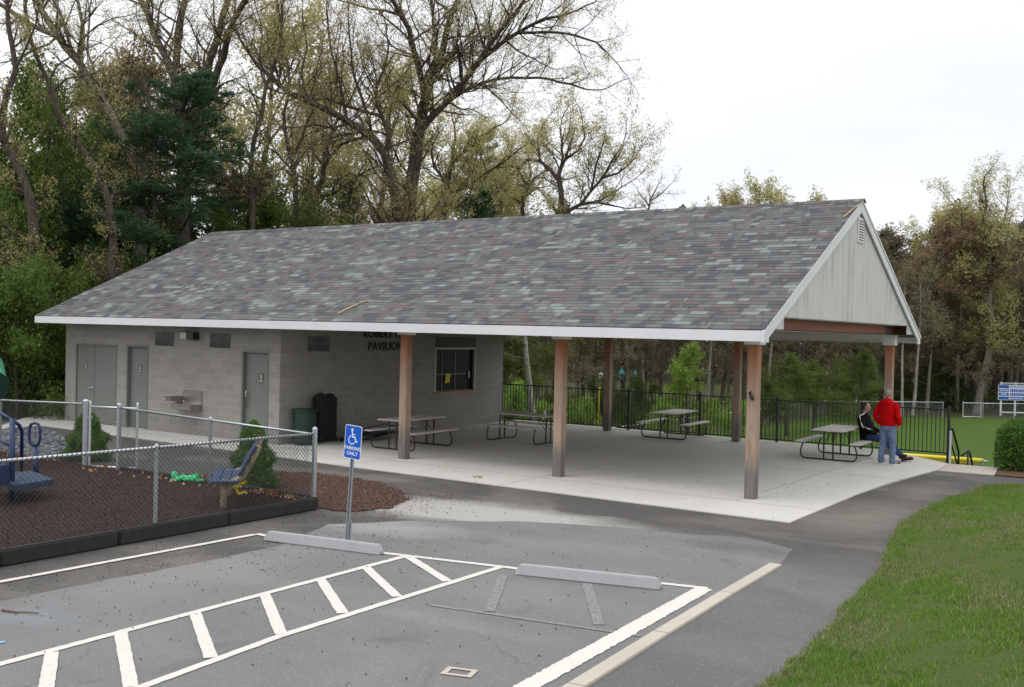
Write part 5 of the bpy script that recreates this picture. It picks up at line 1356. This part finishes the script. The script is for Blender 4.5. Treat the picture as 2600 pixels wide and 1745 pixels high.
hero(46, [([(930, 520), (937, 440), (945, 380), (952, 320), (962, 270), (968, 235)], 17, 12),
          ([(968, 235), (985, 175), (1008, 120), (1022, 60), (1045, 0), (1062, -60)], 10, 5),
          ([(966, 240), (964, 189), (950, 133), (933, 66), (916, 37), (894, 0), (880, -40)], 8, 3.5),
          ([(975, 200), (992, 130), (993, 83), (987, 33), (980, -20)], 5, 3),
          ([(958, 300), (990, 262), (1035, 215), (1075, 165), (1130, 110), (1180, 75), (1240, 45), (1300, 30)], 8.5, 2.5),
          ([(1000, 250), (1050, 215), (1100, 190), (1165, 178), (1230, 178), (1300, 192), (1340, 205)], 5, 2),
          ([(1040, 212), (1090, 140), (1140, 70), (1190, 10), (1220, -40)], 6, 3),
          ([(1180, 75), (1250, 75), (1310, 80), (1360, 95), (1385, 120)], 3.5, 1.6),
          ([(916, 37), (880, 25), (840, 20), (800, 8), (770, 0)], 3.2, 1.5),
          ([(1100, 190), (1140, 225), (1165, 255)], 2, 1), ([(962, 290), (930, 250), (905, 225)], 3, 1.5)],
     'tallest oak rising behind the middle of the roof, limbs spreading right over the sky', 'l_tan', 'bark', per=1.9, lsize=.125, seed=3, sub=2.7, spacing=.36, asp=.42, cap=40000)
hero(43, [([(908, 520), (900, 440), (893, 399), (876, 349), (850, 320), (827, 299), (793, 276), (753, 256), (700, 229), (660, 213), (614, 173), (570, 126), (545, 85)], 13, 3),
          ([(883, 340), (888, 309), (872, 266), (858, 225), (858, 199), (876, 160), (885, 120)], 6, 2.5),
          ([(868, 266), (830, 255), (777, 236), (727, 226), (690, 225)], 4, 2), ([(800, 280), (760, 290), (720, 285), (680, 290)], 3.5, 1.5),
          ([(793, 276), (780, 220), (765, 150), (750, 80), (745, 20)], 4, 2), ([(700, 229), (690, 170), (700, 110), (690, 40)], 3.5, 1.5), ([(850, 320), (835, 250), (810, 180), (800, 120), (795, 50)], 4, 1.6), ([(640, 195), (620, 120), (640, 50), (630, -10)], 3, 1.5)],
     'oak with a long limb arching left behind the roof', 'l_olive', 'bark', per=1.9, lsize=.12, seed=5, sub=2.3, spacing=.42, asp=.45)
hero(40, [([(577, 530), (574, 440), (572, 383), (580, 316), (597, 266), (607, 200), (617, 166), (637, 116), (642, 50), (650, -20)], 6.5, 3), ([(600, 350), (590, 420), (586, 440)][::-1]+[(620, 320), (640, 290)], 3, 1.5), ([(607, 200), (590, 140), (600, 80), (585, 20)], 3, 1.5)],
     'slender oak right of the big pine, olive spring leaves', 'l_olive', per=1.2, lsize=.11, seed=6, sub=1.8, spacing=.45, first=.5)
hero(48, [([(676, 530), (674, 433), (664, 359), (650, 299), (647, 260), (660, 200), (655, 140)], 6.5, 2.5), ([(664, 359), (690, 320), (700, 280), (720, 240)], 4, 2), ([(668, 390), (630, 350), (600, 330)], 3, 1.5)],
     'thin dark oak between the slender oak and the leaning oak', 'l_tan', per=1.2, lsize=.12, seed=8, sub=1.8, spacing=.5, first=.5)
hero(50, [([(700, 540), (712, 480), (727, 433), (740, 382), (747, 333), (760, 300), (775, 260)], 9, 3), ([(722, 450), (755, 445), (793, 420), (835, 390), (870, 378)], 5, 2), ([(740, 376), (777, 333), (827, 313), (860, 300)], 5, 2), ([(740, 382), (715, 350), (700, 320)], 3.5, 1.5), ([(727, 433), (700, 410), (670, 395), (640, 385)], 3, 1.5)],
     'dark leaning oak low behind the roof left of the tallest oak', 'l_tan', per=1.3, lsize=.12, seed=9, sub=2.0, spacing=.5, first=.6)
hero(52, [([(858, 520), (872, 460), (884, 409), (900, 360)], 5, 2.5), ([(875, 450), (850, 420), (830, 400)], 2.5, 1)], 'short dark trunk just left of the tallest oak', 'l_tan', per=1.2, lsize=.13, seed=10, sub=1.5, first=.6)
hero(38, [([(322, 430), (318, 380), (300, 345), (286, 329), (268, 295), (252, 263), (240, 240), (223, 218), (208, 195), (195, 172), (178, 137), (149, 106), (123, 72), (95, 23), (70, -30)], 13, 7),
          ([(149, 108), (129, 83), (95, 69), (57, 49), (23, 23), (-15, 0), (-50, -20)], 6.5, 4), ([(183, 138), (186, 110), (188, 86), (189, 57), (178, 9), (172, -30)], 5, 3.5),
          ([(175, 135), (160, 110), (150, 60), (135, 25), (110, -20)], 5, 3), ([(245, 245), (232, 200), (210, 150), (200, 90), (205, 20)], 4, 2), ([(262, 285), (280, 240), (290, 190), (300, 140)], 3, 1.6)],
     'thick grey gnarled oak leaning left over the roof end', 'l_olive', 'barkg', per=1.2, lsize=.105, seed=12, sub=2.0, spacing=.5, first=.45)
hero(34, [([(258, 520), (252, 470), (235, 424), (206, 367), (172, 321), (143, 281), (125, 240), (115, 206), (105, 175), (80, 120), (70, 80), (60, 20), (55, -40)], 8, 3.5), ([(110, 190), (130, 150), (160, 130), (200, 110)], 3, 1.5), ([(143, 281), (130, 230), (100, 200)], 2.5, 1), ([(200, 360), (225, 320), (240, 280)], 2.5, 1.2), ([(118, 210), (150, 185), (185, 175)], 3, 1.4)],
     'dark slender oak curving left under the grey gnarled oak', 'l_olive', 'bark', per=1.2, lsize=.10, seed=13, sub=1.3, spacing=.7, first=.3)
hero(33, [([(78, 500), (66, 449), (50, 405), (34, 367), (15, 335), (5, 300), (6, 260), (17, 215), (37, 160), (30, 110), (20, 60), (17, 10), (10, -40)], 11, 4), ([(15, 335), (-5, 300), (-20, 240)], 4, 3), ([(34, 160), (60, 110), (80, 60), (90, 10)], 3, 1.4)],
     'dark crooked oak at the far left side of the photo', 'l_olive', 'bark', per=1.8, lsize=.10, seed=14, sub=1.3, spacing=.7, first=.3)
hero(44, [([(424, 560), (420, 480), (420, 400), (424, 330), (428, 300)], 17, 14), ([(424, 330), (406, 258), (401, 200), (402, 143), (412, 57), (424, -20)], 11, 7),
          ([(404, 200), (381, 137), (355, 86), (338, 34), (310, -20)], 10, 7), ([(428, 300), (445, 250), (458, 200), (481, 129), (504, 63), (524, -20)], 11, 7), ([(440, 265), (487, 186), (510, 129), (524, 72), (548, 20), (570, -20)], 9, 5.5), ([(370, 115), (390, 80), (400, 40)], 3, 1.5), ([(490, 110), (540, 60), (570, 40)], 3, 1.5)],
     'big many stemmed oak behind the large pine', 'l_olive', 'bark', per=1.2, lsize=.12, seed=15, sub=2.4, spacing=.55, first=.9)
hero(37, [([(350, 520), (352, 420), (352, 355), (350, 272), (335, 220), (324, 186), (330, 150)], 5.5, 2), ([(352, 320), (375, 300), (400, 290)], 2.5, 1)], 'thin dark trunk just left of the large pine', 'l_dark', per=.6, lsize=.1, seed=16, sub=1.2, first=.5)
OA = dict(per=1.9, lsize=.17, sub=2.6, spacing=.55, sig=.2, asp=.55)
hero(66, [([(1279, 500), (1279, 430), (1276, 400), (1278, 388)], 6.5, 5), ([(1278, 390), (1283, 370), (1283, 340), (1278, 300)], 4, 2), ([(1283, 370), (1298, 357), (1320, 345), (1335, 315), (1330, 290)], 3.5, 1.6), ([(1274, 410), (1255, 385), (1232, 368), (1205, 365), (1180, 385), (1150, 420)], 5, 2),
          ([(1290, 487), (1323, 467), (1363, 462), (1400, 470)], 5, 2), ([(1323, 467), (1348, 437), (1378, 400), (1401, 360), (1415, 340)], 4, 1.6), ([(1378, 405), (1410, 395), (1440, 370), (1455, 350)], 3, 1.2), ([(1348, 437), (1360, 380), (1375, 330)], 3, 1.2), ([(1232, 368), (1225, 320), (1240, 285)], 3, 1.3), ([(1363, 462), (1400, 440), (1430, 420)], 2.5, 1.2)],
     'round crowned oak standing clear against the sky right of the tallest oak', 'l_olive', 'bark', seed=21, **OA)
hero(70, [([(1195, 505), (1192, 480), (1191, 467), (1201, 430), (1210, 400)], 5, 3), ([(1191, 467), (1160, 440), (1130, 425)], 3, 1.4), ([(1201, 430), (1180, 380), (1160, 340)], 3, 1.4), ([(1195, 450), (1225, 430), (1250, 425)], 2.5, 1.2)],
     'smaller oak just left of the round crowned oak', 'l_olive', 'bark', seed=22, **OA)
hero(60, [([(1010, 540), (1015, 470), (1020, 420), (1030, 370), (1035, 330)], 7, 4), ([(1020, 440), (1060, 430), (1110, 395), (1150, 370), (1185, 340)], 4, 2), ([(1022, 420), (990, 380), (985, 340)], 4, 2), ([(1030, 370), (1070, 340), (1100, 310), (1130, 290)], 4, 2), ([(1015, 470), (1060, 470), (1110, 450)], 4, 2)],
     'broad tan leaved oak filling the gap right of the tallest oak trunk', 'l_tan', 'bark', seed=23, per=2.6, lsize=.15, sub=2.4, spacing=.35, sig=.2, asp=.6, cap=42000)
hero(72, [([(1482, 520), (1480, 480), (1484, 455), (1495, 435)], 2.5, 1.5), ([(1482, 470), (1465, 450), (1455, 435)], 1.6, .8), ([(1484, 460), (1510, 440), (1525, 425)], 1.6, .8)],
     'small nearly bare treetop right of the round crowned oak', 'l_tan', 'bark', seed=24, per=.35, lsize=.14, sub=1.6, spacing=.5, up_=.06)
hero(80, [([(2226, 955), (2232, 915), (2243, 860), (2258, 800), (2264, 740), (2256, 690), (2258, 640)], 10, 6), ([(2258, 660), (2225, 600), (2205, 560), (2195, 520)], 5, 2.4), ([(2258, 640), (2255, 580), (2240, 530), (2250, 470), (2245, 430)], 5, 2), ([(2258, 640), (2285, 590), (2310, 550), (2325, 520)], 4.5, 2), ([(2240, 540), (2200, 490), (2180, 470)], 3, 1.3), ([(2255, 560), (2290, 500), (2300, 450)], 3, 1.3), ([(2262, 760), (2300, 720), (2330, 690)], 3, 1.5)],
     'tall pale barked oak beside the field gate, leaning right', 'l_olive', 'barkg', seed=25, per=1.9, lsize=.20, sub=2.8, spacing=.6, sig=.24, asp=.55)

# ---- templates for the rest of the wood
def make_tree(name, H, tr, leafmat, nleaf, lsize, P, clear=.35, spread=.35, bark='bark', seed=1, lean=.03, nl=9, sig=.25, asp=.55, crown_up=.5, trunk_n=8):
    RT.seed(seed); t = thing(name); mt, mb_, tips = MB(), MB(), []
    n = 12; pts = [Vector((0, 0, -.3))]; d = Vector((RT.gauss(0, lean), RT.gauss(0, lean), 1)).normalized()
    for i in range(n): d = (d+rv()*.035+Vector((0, 0, .05))).normalized(); pts.append(pts[-1]+d*(H*.86)/n)
    mt.tube(pts, [lerp(tr*1.15, tr*.22, (i/n)**.9) for i in range(n+1)], trunk_n, cap=False)
    for k in range(nl):
        f = lerp(clear, .98, (k+RT.random()*.7)/nl); i = min(n-1, int(f*n)); q = pts[i].lerp(pts[i+1], f*n-i)
        a = RT.random()*2*pi; el = math.radians(lerp(25, 65, (f-clear)/(1-clear))*crown_up*2*RT.uniform(.7, 1.2))
        Lb = H*spread*lerp(1.05, .45, (f-clear)/(1-clear))*RT.uniform(.75, 1.2)
        grow([mb_], tips, q, Vector((math.cos(a)*math.cos(el), math.sin(a)*math.cos(el), math.sin(el))), Lb, tr*lerp(.45, .2, f), 0, P)
    mt.build('trunk', M[bark], t, fix=False, smooth=True); mb_.build('branches', M['bark' if bark != 'barkp' else 'barkg'], t, fix=False, smooth=True)
    if nleaf: leaves('crown', tips, max(.3, round(nleaf*.6/max(1, len(tips)), 1)), lsize*.6, M[leafmat], t, sig=sig*.8, seed=seed, cap=int(nleaf*1.9), asp=asp, clus=3)
    t['H'] = H; return t
PT = dict(max=2, nch=[5, 4], ratio=[.55, .5], ang=[(28, 60), (30, 70)], wig=[.13, .18, .25], up=[.07, .05, .0], seg=[.7, .5, .4], n=[5, 3, 3], t0=[.25, .15], rr=[.55, .6])
PG = dict(PT, nch=[6, 4], up=[.05, .03, 0])
TPL = {
 'olive': make_tree('oak_tree', 17, .24, 'l_olive', 9000, .22, PT, .40, .30, seed=31),
 'tan': make_tree('oak_tree', 18, .22, 'l_tan', 8000, .22, PT, .42, .26, seed=32),
 'brown': make_tree('tree', 17, .20, 'l_brown', 11000, .26, PT, .28, .27, seed=33),
 'brown2': make_tree('tree', 17, .17, 'l_brown', 10000, .26, PT, .22, .22, 'barkg', seed=34),
 'rust': make_tree('tree', 16, .18, 'l_rust', 9000, .24, PT, .40, .28, seed=35),
 'green': make_tree('maple_tree', 9, .12, 'l_green', 13000, .17, PG, .15, .36, seed=36, nl=11, sig=.22),
 'dark': make_tree('understorey_tree', 7, .09, 'l_dark', 12000, .16, PG, .06, .40, seed=37, nl=12, sig=.22),
 'bright': make_tree('sapling', 5.2, .06, 'l_bright', 9000, .12, dict(PG, seg=[.4, .3, .2], up=[.12, .08, .02]), .10, .30, seed=38, nl=12, sig=.12),
 'bare': make_tree('tree', 16, .15, 'l_brown', 1800, .2, PT, .35, .20, 'barkg', seed=39),
 'pale': make_tree('tree', 14, .13, 'l_brown', 1500, .2, PT, .5, .16, 'barkp', seed=40, lean=.06),
 'shrub': make_tree('shrub', 3.0, .03, 'l_green', 9000, .10, dict(PG, seg=[.3, .25, .15], up=[.1, .05, .0]), .02, .42, seed=41, nl=13, sig=.11),
 'yshrub': make_tree('shrub', 2.4, .03, 'l_bright', 4200, .085, dict(PG, seg=[.3, .25, .15], up=[.1, .05, .0]), .02, .42, seed=42, nl=12, sig=.10),
}
def make_pine(H, seed, wmax=3.0, z0=.18):
    RT.seed(seed); t = thing('pine_tree'); mt, mb_ = MB(), MB(); tuft = []; dirs = []
    mt.tube([(0, 0, -.3), (.05, .02, H*.5), (0, .05, H*.97)], [H*.017, H*.012, .03], 9, cap=False)
    z = H*z0
    while z < H*.97:
        f = (z/H-z0)/(1-z0); Lw = wmax*min(1, ((1-f)*1.5)**.7+.05)*(.7+.3*min(1, f*4))*(.8+.25*math.sin(z*2.3))
        for k in range(RT.choice([4, 5, 5])):
            if RT.random() < .12: continue
            a = RT.random()*2*pi; Lb = Lw*RT.uniform(.6, 1.15); el = lerp(-.05, .6, f)+RT.uniform(-.1, .15)
            d = Vector((math.cos(a)*math.cos(el), math.sin(a)*math.cos(el), math.sin(el))); p = Vector((0, 0, z)); n = max(3, int(Lb/.3)); P = [p]
            for i in range(n): d = (d+rv()*.07+Vector((0, 0, .035))).normalized(); P.append(P[-1]+d*Lb/n)
            mb_.tube(P, [lerp(.035, .008, i/n) for i in range(n+1)], 4, cap=False)
            for i in range(1, n+1):
                if i/n < .22: continue
                for sd in (-1, 1):
                    lt = lerp(.75, .25, i/n)*min(1, Lb/1.6)*RT.uniform(.6, 1.2); q = d.cross(Vector((0, 0, 1))).normalized()*sd
                    e = P[i]+(q*.75+d*.6).normalized()*lt+Vector((0, 0, RT.uniform(-.05, .12)))
                    mb_.tube([P[i], e], [.008, .004], 3, cap=False)
                    for j in range(3): tuft.append(P[i].lerp(e, .45+.27*j)+rv()*.04); dirs.append((e-P[i]).normalized())
            tuft.append(P[-1]); dirs.append(d)
        z += RT.uniform(.34, .60)
    mt.build('trunk', M['bark'], t, fix=False, smooth=True); mb_.build('branches', M['bark'], t, fix=False)
    T = np.array([tuple(v) for v in tuft]); Dr = np.array([tuple(v) for v in dirs]); r = np.random.default_rng(seed); k = 20
    C = np.repeat(T, k, 0); Dd = np.repeat(Dr, k, 0)+r.normal(size=(len(C), 3))*.75+np.array([0, 0, .25]); Dd /= np.linalg.norm(Dd, axis=1)[:, None]
    C = C+r.normal(size=C.shape)*.05; sd_ = np.cross(Dd, r.normal(size=C.shape)); sd_ /= np.linalg.norm(sd_, axis=1)[:, None]
    ln_ = (.13+.10*r.random(len(C)))[:, None]; w_ = .013
    V = np.stack([C-sd_*w_, C+sd_*w_, C+Dd*ln_], 1).reshape(-1, 3)
    arr_mesh('crown', V, np.arange(len(V)).reshape(-1, 3), M['l_pine'], t); t['H'] = H; return t
TPL['pine'] = make_pine(13.0, 51); TPL['pine2'] = make_pine(12.0, 52, 3.0, .08)
used = {}
def put(kind, px, D, top=None, H=None, label=None, cat='tree', group=None, rot=None, sx_=1.0):
    """stand a tree of a kind at ground distance D in the direction px, its top reaching picture height top"""
    p = at(px, 770, D); gz = hgt(p.x, p.y); src = TPL[kind]
    if H is None: H = at(px, top, D).z-gz
    s = H/src['H']
    if kind in used: o = copy_tree(src)
    else: o = src; used[kind] = 1
    o.location = (p.x, p.y, gz); o.rotation_euler = (0, 0, RT.random()*6.28 if rot is None else rot); w_ = s*RT.uniform(.9, 1.12)*sx_; o.scale = (w_, w_, s)
    if label: o['label'] = label
    o['category'] = cat
    if group: o['group'] = group
    return o
RT.seed(77)
put('pine', 405, 39, top=150, label='large blue green pine behind the left part of the roof', rot=1.0, sx_=1.75)
put('pine2', 60, 37, top=395, label='dark pine low at the far left behind the shrubs', rot=1, sx_=1.4)
put('pine2', 158, 39, top=405, label='dark pine under the curving slender oak', rot=2.7, sx_=1.5)
put('pine', 262, 42, top=385, label='dark pine under the grey gnarled oak', rot=5, sx_=1.6)
put('pine2', 205, 47, top=365, label='dark pine low between the gnarled oak and the large pine', rot=2, sx_=1.3)
put('pine2', 330, 47, top=350, label='dark pine just behind the left side of the large pine', rot=4, sx_=1.7)
put('pine', 110, 43, top=330, label='dark pine behind the light green maple at the left', rot=.4, sx_=1.5)
put('pine', 495, 45, top=370, label='pine showing right of the large pine above the roof ridge', rot=3.1, sx_=1.6)
put('pine2', 790, 60, top=395, label='small pine behind the dark leaning oak', rot=5)
put('pine', 1080, 64, top=425, label='small dark pine right of the tallest oak, just above the roof', rot=.3, sx_=1.2)
put('pine2', 1088, 74, top=300, label='pine top half hidden in the tan oak foliage', rot=.9)
put('green', 55, 36, top=130, label='light green maple at the far left among the oaks', rot=.3, sx_=.8)
put('green', 150, 44, top=190, label='light green maple between the far left oaks', rot=2.3, sx_=.9)
put('green', 225, 47, top=250, label='light green maple behind the grey gnarled oak', rot=4, sx_=.8)
put('rust', 200, 52, top=60, label='tree with rusty young leaves behind the grey gnarled oak', rot=1)
put('rust', 130, 56, top=20, label='tall rusty leaved tree behind the far left oaks', rot=3)
put('green', 620, 46, top=375, label='light green maple above the roof right of the large pine', rot=1, sx_=.9)
put('green', 545, 44, top=410, label='low light green maple touching the left end of the ridge', rot=5)
put('green', 730, 58, top=415, label='light green maple behind the dark leaning oak', rot=2)
for i, px in enumerate((540, 690, 830)):
    put(('olive', 'tan')[i % 2], px, RT.uniform(54, 72), top=RT.uniform(-40, 90) if px < 620 else RT.uniform(60, 190), label='spring oak in the wood behind the pavilion, seen through nearer crowns', group='oaks in the wood behind the roof')
for i, (px, tp) in enumerate(((940, 370), (1070, 350), (1150, 330), (1100, 410), (1000, 420))):
    put(('olive', 'tan')[i % 2], px, RT.uniform(66, 84), top=tp, label='tan leaved oak low behind the middle of the roof ridge', group='tan oaks behind the ridge', sx_=1.15)
for px, D, tp in ((-30, 38, 560), (30, 42, 500), (90, 40, 540), (150, 44, 480), (200, 40, 560), (250, 46, 500), (300, 42, 590), (345, 45, 520), (390, 40, 640), (120, 50, 430), (270, 52, 430), (420, 46, 470), (20, 52, 400), (470, 44, 560), (170, 36, 640), (230, 35, 700), (90, 34, 700)):
    put('dark', px, D, top=tp, label='dark green understorey tree in the shade left of the pavilion', group='understorey left of the pavilion', sx_=1.35)
put('shrub', 40, 31, top=590, label='light olive shrub standing left of the block wall', cat='shrub', rot=1, sx_=.85)
put('shrub', 118, 32.5, top=585, label='light green shrub close against the roof corner', cat='shrub', rot=3, sx_=.8)
put('shrub', 165, 36, top=640, label='light green shrub behind the left roof corner', cat='shrub', rot=4, sx_=.8)
put('shrub', -40, 31, top=620, label='green shrub cut by the left side of the photo', cat='shrub', rot=2.2, sx_=.9)
# wood seen under the roof and over the rail fence
put('bright', 1570, 44, top=772, label='bright yellow green sapling behind the rail fence', cat='sapling', rot=1, sx_=1.25)
for px, D, tp, k, lb in ((1180, 45, 740, 'green', 'light green maple at the rear corner of the block wall'), (1165, 40, 850, 'yshrub', 'bright shrub at the rear corner of the block wall'),
    (1250, 42, 900, 'yshrub', 'low bright shrub behind the left bay of the rail fence'), (1330, 43, 890, 'yshrub', 'low bright shrub behind the second bay of the rail fence'), (1520, 43, 905, 'yshrub', 'low yellow green shrub left of the bright sapling'),
    (1620, 44, 895, 'yshrub', 'low yellow green shrub right of the bright sapling'), (1690, 42, 900, 'yshrub', 'low bright shrub behind the far rear post'), (1800, 56, 800, 'green', 'green maple between the corner post and the right rear post'),
    (1860, 60, 815, 'green', 'green maple left of the right rear post'), (1460, 46, 850, 'dark', 'dark green bush left of the bright sapling'), (1740, 52, 860, 'dark', 'dark bush just right of the corner post'), (1385, 50, 850, 'dark', 'dark bush behind the left rear post'),
    (2105, 84, 800, 'green', 'dark green maple beyond the far fence'), (2190, 88, 760, 'dark', 'dark green bush at the foot of the far wood'), (1960, 70, 790, 'green', 'green maple behind the right rear post')):
    put(k, px, D, top=tp+(12 if k == 'green' else 0), label=lb, cat='shrub' if 'shrub' in k else 'tree', sx_=1.7 if k == 'green' else 1.15)
TOP = [(1100, 360), (1440, 400), (1470, 495), (1600, 520), (1650, 430), (1700, 405), (1780, 398), (1840, 440), (1885, 435), (1905, 490), (1960, 480), (2000, 455), (2060, 465), (2110, 500), (2160, 470), (2230, 470), (2290, 440), (2360, 450), (2480, 430), (2600, 440)]
def topy(px): return float(np.interp(px, [a for a, b_ in TOP], [b_ for a, b_ in TOP]))
put('olive', 1700, 84, top=400, label='olive treetop showing just above the roof ridge', group=None, rot=1)
put('olive', 1785, 86, top=385, label='highest olive treetop above the right part of the ridge', rot=2.2)
put('olive', 1872, 90, top=428, label='small olive treetop above the ridge next to the gable', rot=3)
put('rust', 2020, 84, top=440, label='tree with orange brown leaves right of the gable peak', rot=1, sx_=1.5)
put('brown2', 1985, 92, top=478, label='grey brown tree close against the right rake of the gable', rot=1, sx_=1.3)
put('brown', 2070, 95, top=478, label='brown tree in the gap between the gable and the tall pale oak', rot=2, sx_=1.4)
put('rust', 2110, 100, top=475, label='thin reddish tree between the gable and the tall pale oak', rot=2)
put('olive', 2170, 90, top=440, label='olive tree left of the tall pale oak', rot=.5)
put('rust', 2335, 96, top=450, label='reddish tree at the right side of the photo', rot=4)
kinds = ['brown', 'brown2', 'brown', 'bare', 'brown2', 'tan', 'rust']
for i in range(46):
    px = 1890+(i*37 % 46)/46*620; D = 80+(i*13 % 46)/46*38
    put(kinds[i % 7], px, D, top=topy(px)+RT.uniform(15, 130), label='brown budding tree in the dense wood beyond the field', group='trees of the wood beyond the field', sx_=1.25)
for i in range(44):
    px = 1130+(i*19 % 44)/44*760; D = 38+(i*11 % 44)/44*52
    p = at(px, 770, D)
    if p.x > -17.0: D = D+34; 
    put(['bare', 'brown', 'pale', 'brown2', 'brown', 'bare'][i % 6], px, D, top=max(topy(px)+35, 505+RT.uniform(0, 90)), label='thin trunked tree of the wood seen under the pavilion roof', group='trees seen under the pavilion roof')
put('pale', 1232, 36, top=560, label='thick pale trunk standing behind the second front post', rot=1, sx_=1.9)
put('pale', 2063, 76, top=560, label='thin pale trunk right of the right rear post', rot=2)
put('pale', 2087, 77, top=560, label='second pale trunk, the one nearer the tall pale oak', rot=3)
for k_, o_ in TPL.items():
    if k_ not in used:
        for ch in list(o_.children): bpy.data.objects.remove(ch)
        bpy.data.objects.remove(o_)
for o_ in list(S.objects):
    if 'H' in o_.keys(): del o_['H']
# the mass at the back and the ground cover at the foot of the wood
def mass(name, n, pxr, Dr, zf, size, mat, label, seed):
    r = np.random.default_rng(seed); C = []
    rnd = r.random((n, 4))
    for a, b_, c, d in rnd:
        px = lerp(pxr[0], pxr[1], a); D = lerp(Dr[0], Dr[1], b_); p = at(px, 770, D); top = zf(px, D)
        h = top*(c**.85)*(0.75+.25*math.sin(px*.021)+.15*math.sin(px*.07)); 
        if name == 'undergrowth' and p.x > -16.6 and 10.5 < p.y < (p.x+16)*.93+56.5: continue
        if name == 'undergrowth' and p.x > -22 and p.y < 11.5: continue
        C.append((p.x, p.y, hgt(p.x, p.y)+h))
    o = leafmesh(name, C, size, M[mat], None, .6, seed); tag(o, label, 'wood', kind='stuff'); return o
mass('far_wood', 110000, (1100, 2700), (118, 150), lambda px, D: (780-(topy(px)+40 if px > 1900 else 525))*D/2362+5.5, .42, 'l_brown', 'brown mass of the far wood behind the separate trees', 61)
mass('far_wood', 60000, (-500, 1100), (70, 95), lambda px, D: 12.0 if px < 520 else 9.5, .34, 'l_dark', 'dark green mass of the far wood behind the pavilion', 62)
mass('undergrowth', 15000, (1120, 1900), (30, 75), lambda px, D: 1.1, .22, 'l_green', 'green undergrowth at the foot of the trees behind the rail fence', 63)
mass('undergrowth', 9000, (1700, 2700), (82, 96), lambda px, D: 1.5, .3, 'l_dark', 'green undergrowth along the far side of the field', 64)
mass('undergrowth', 9000, (-250, 170), (31, 40), lambda px, D: 1.2, .13, 'l_dark', 'low green undergrowth left of the block wall', 65)
# clipped bushes and hedge
def bush(name, base, H, Rr, n, size, mat, label, prof, cat='bush', box=None, seed=1):
    t = thing(name, base, 0, label, cat); r = np.random.default_rng(seed)
    z = r.random(n)**.9; a = r.random(n)*2*pi
    rad = np.array([prof(v) for v in z])*Rr*(1+.10*np.sin(a*3+z*9)+.07*np.sin(a*7-z*13)+.06*np.sin(a*13+z*31))*(r.random(n)**.22)
    C = np.stack([rad*np.cos(a), rad*np.sin(a), z*H], 1)+r.normal(size=(n, 3))*size*.5
    leafmesh('foliage', C, size, M[mat], t, .38, seed)
    m = MB(); RT.seed(seed); m.tube([(0, 0, -.1), (0, 0, H*.8)], [.03, .008], 6)
    for k in range(26):
        z_ = RT.uniform(.08, .8); a_ = RT.random()*6.28; q = prof(z_)*Rr*.8; m.tube([(0, 0, z_*H*.9), (q*math.cos(a_), q*math.sin(a_), z_*H+.05)], [.01, .003], 4, cap=False)
    m.build('stems', M['bark'], t, fix=False); return t
cone = lambda z: max(.03, (1-z)**.62*(.86+.14*math.sin(z*17)))*(.75+.25*min(1, z*6))
bush('clipped_bush', (-7.42, -4.95, 0), 1.18, .56, 26000, .045, 'l_bush', 'cone shaped green bush behind the blue bench', cone, seed=71)
bush('clipped_bush', (-12.75, -4.75, 0), 1.02, .60, 24000, .045, 'l_bush', 'cone shaped green bush behind the thick gate post', cone, seed=72)
t = thing('hedge', (3.6, 8.75, 0), 0, 'dense dark green clipped hedge at the right side by the landing', 'hedge')
n = 90000; r_ = np.random.default_rng(9); u = r_.random((n, 3)); C = np.stack([-.78+u[:, 0]*5.2, -.75+u[:, 1]*1.7, .05+u[:, 2]*1.12], 1)
e = np.minimum.reduce([u[:, 0]*5.2, (1-u[:, 0])*5.2, u[:, 1]*1.7, (1-u[:, 1])*1.7, (1-u[:, 2])*1.12]); k = (e < .26) & (e > .10*vnoise(C[:, 0]*1.0+C[:, 2], C[:, 1]-C[:, 2], 3.2, 4))
crn = (((1-u[:, 2])*1.12)**2+np.minimum(u[:, 0]*5.2, 3)**2 > .05) & (((1-u[:, 2])*1.12)**2+(u[:, 1]*1.7)**2 > .03)
C = C[k & crn]; C += r_.normal(size=C.shape)*.025; leafmesh('foliage', C, .055, M['l_hedge'], t, .6, 9)
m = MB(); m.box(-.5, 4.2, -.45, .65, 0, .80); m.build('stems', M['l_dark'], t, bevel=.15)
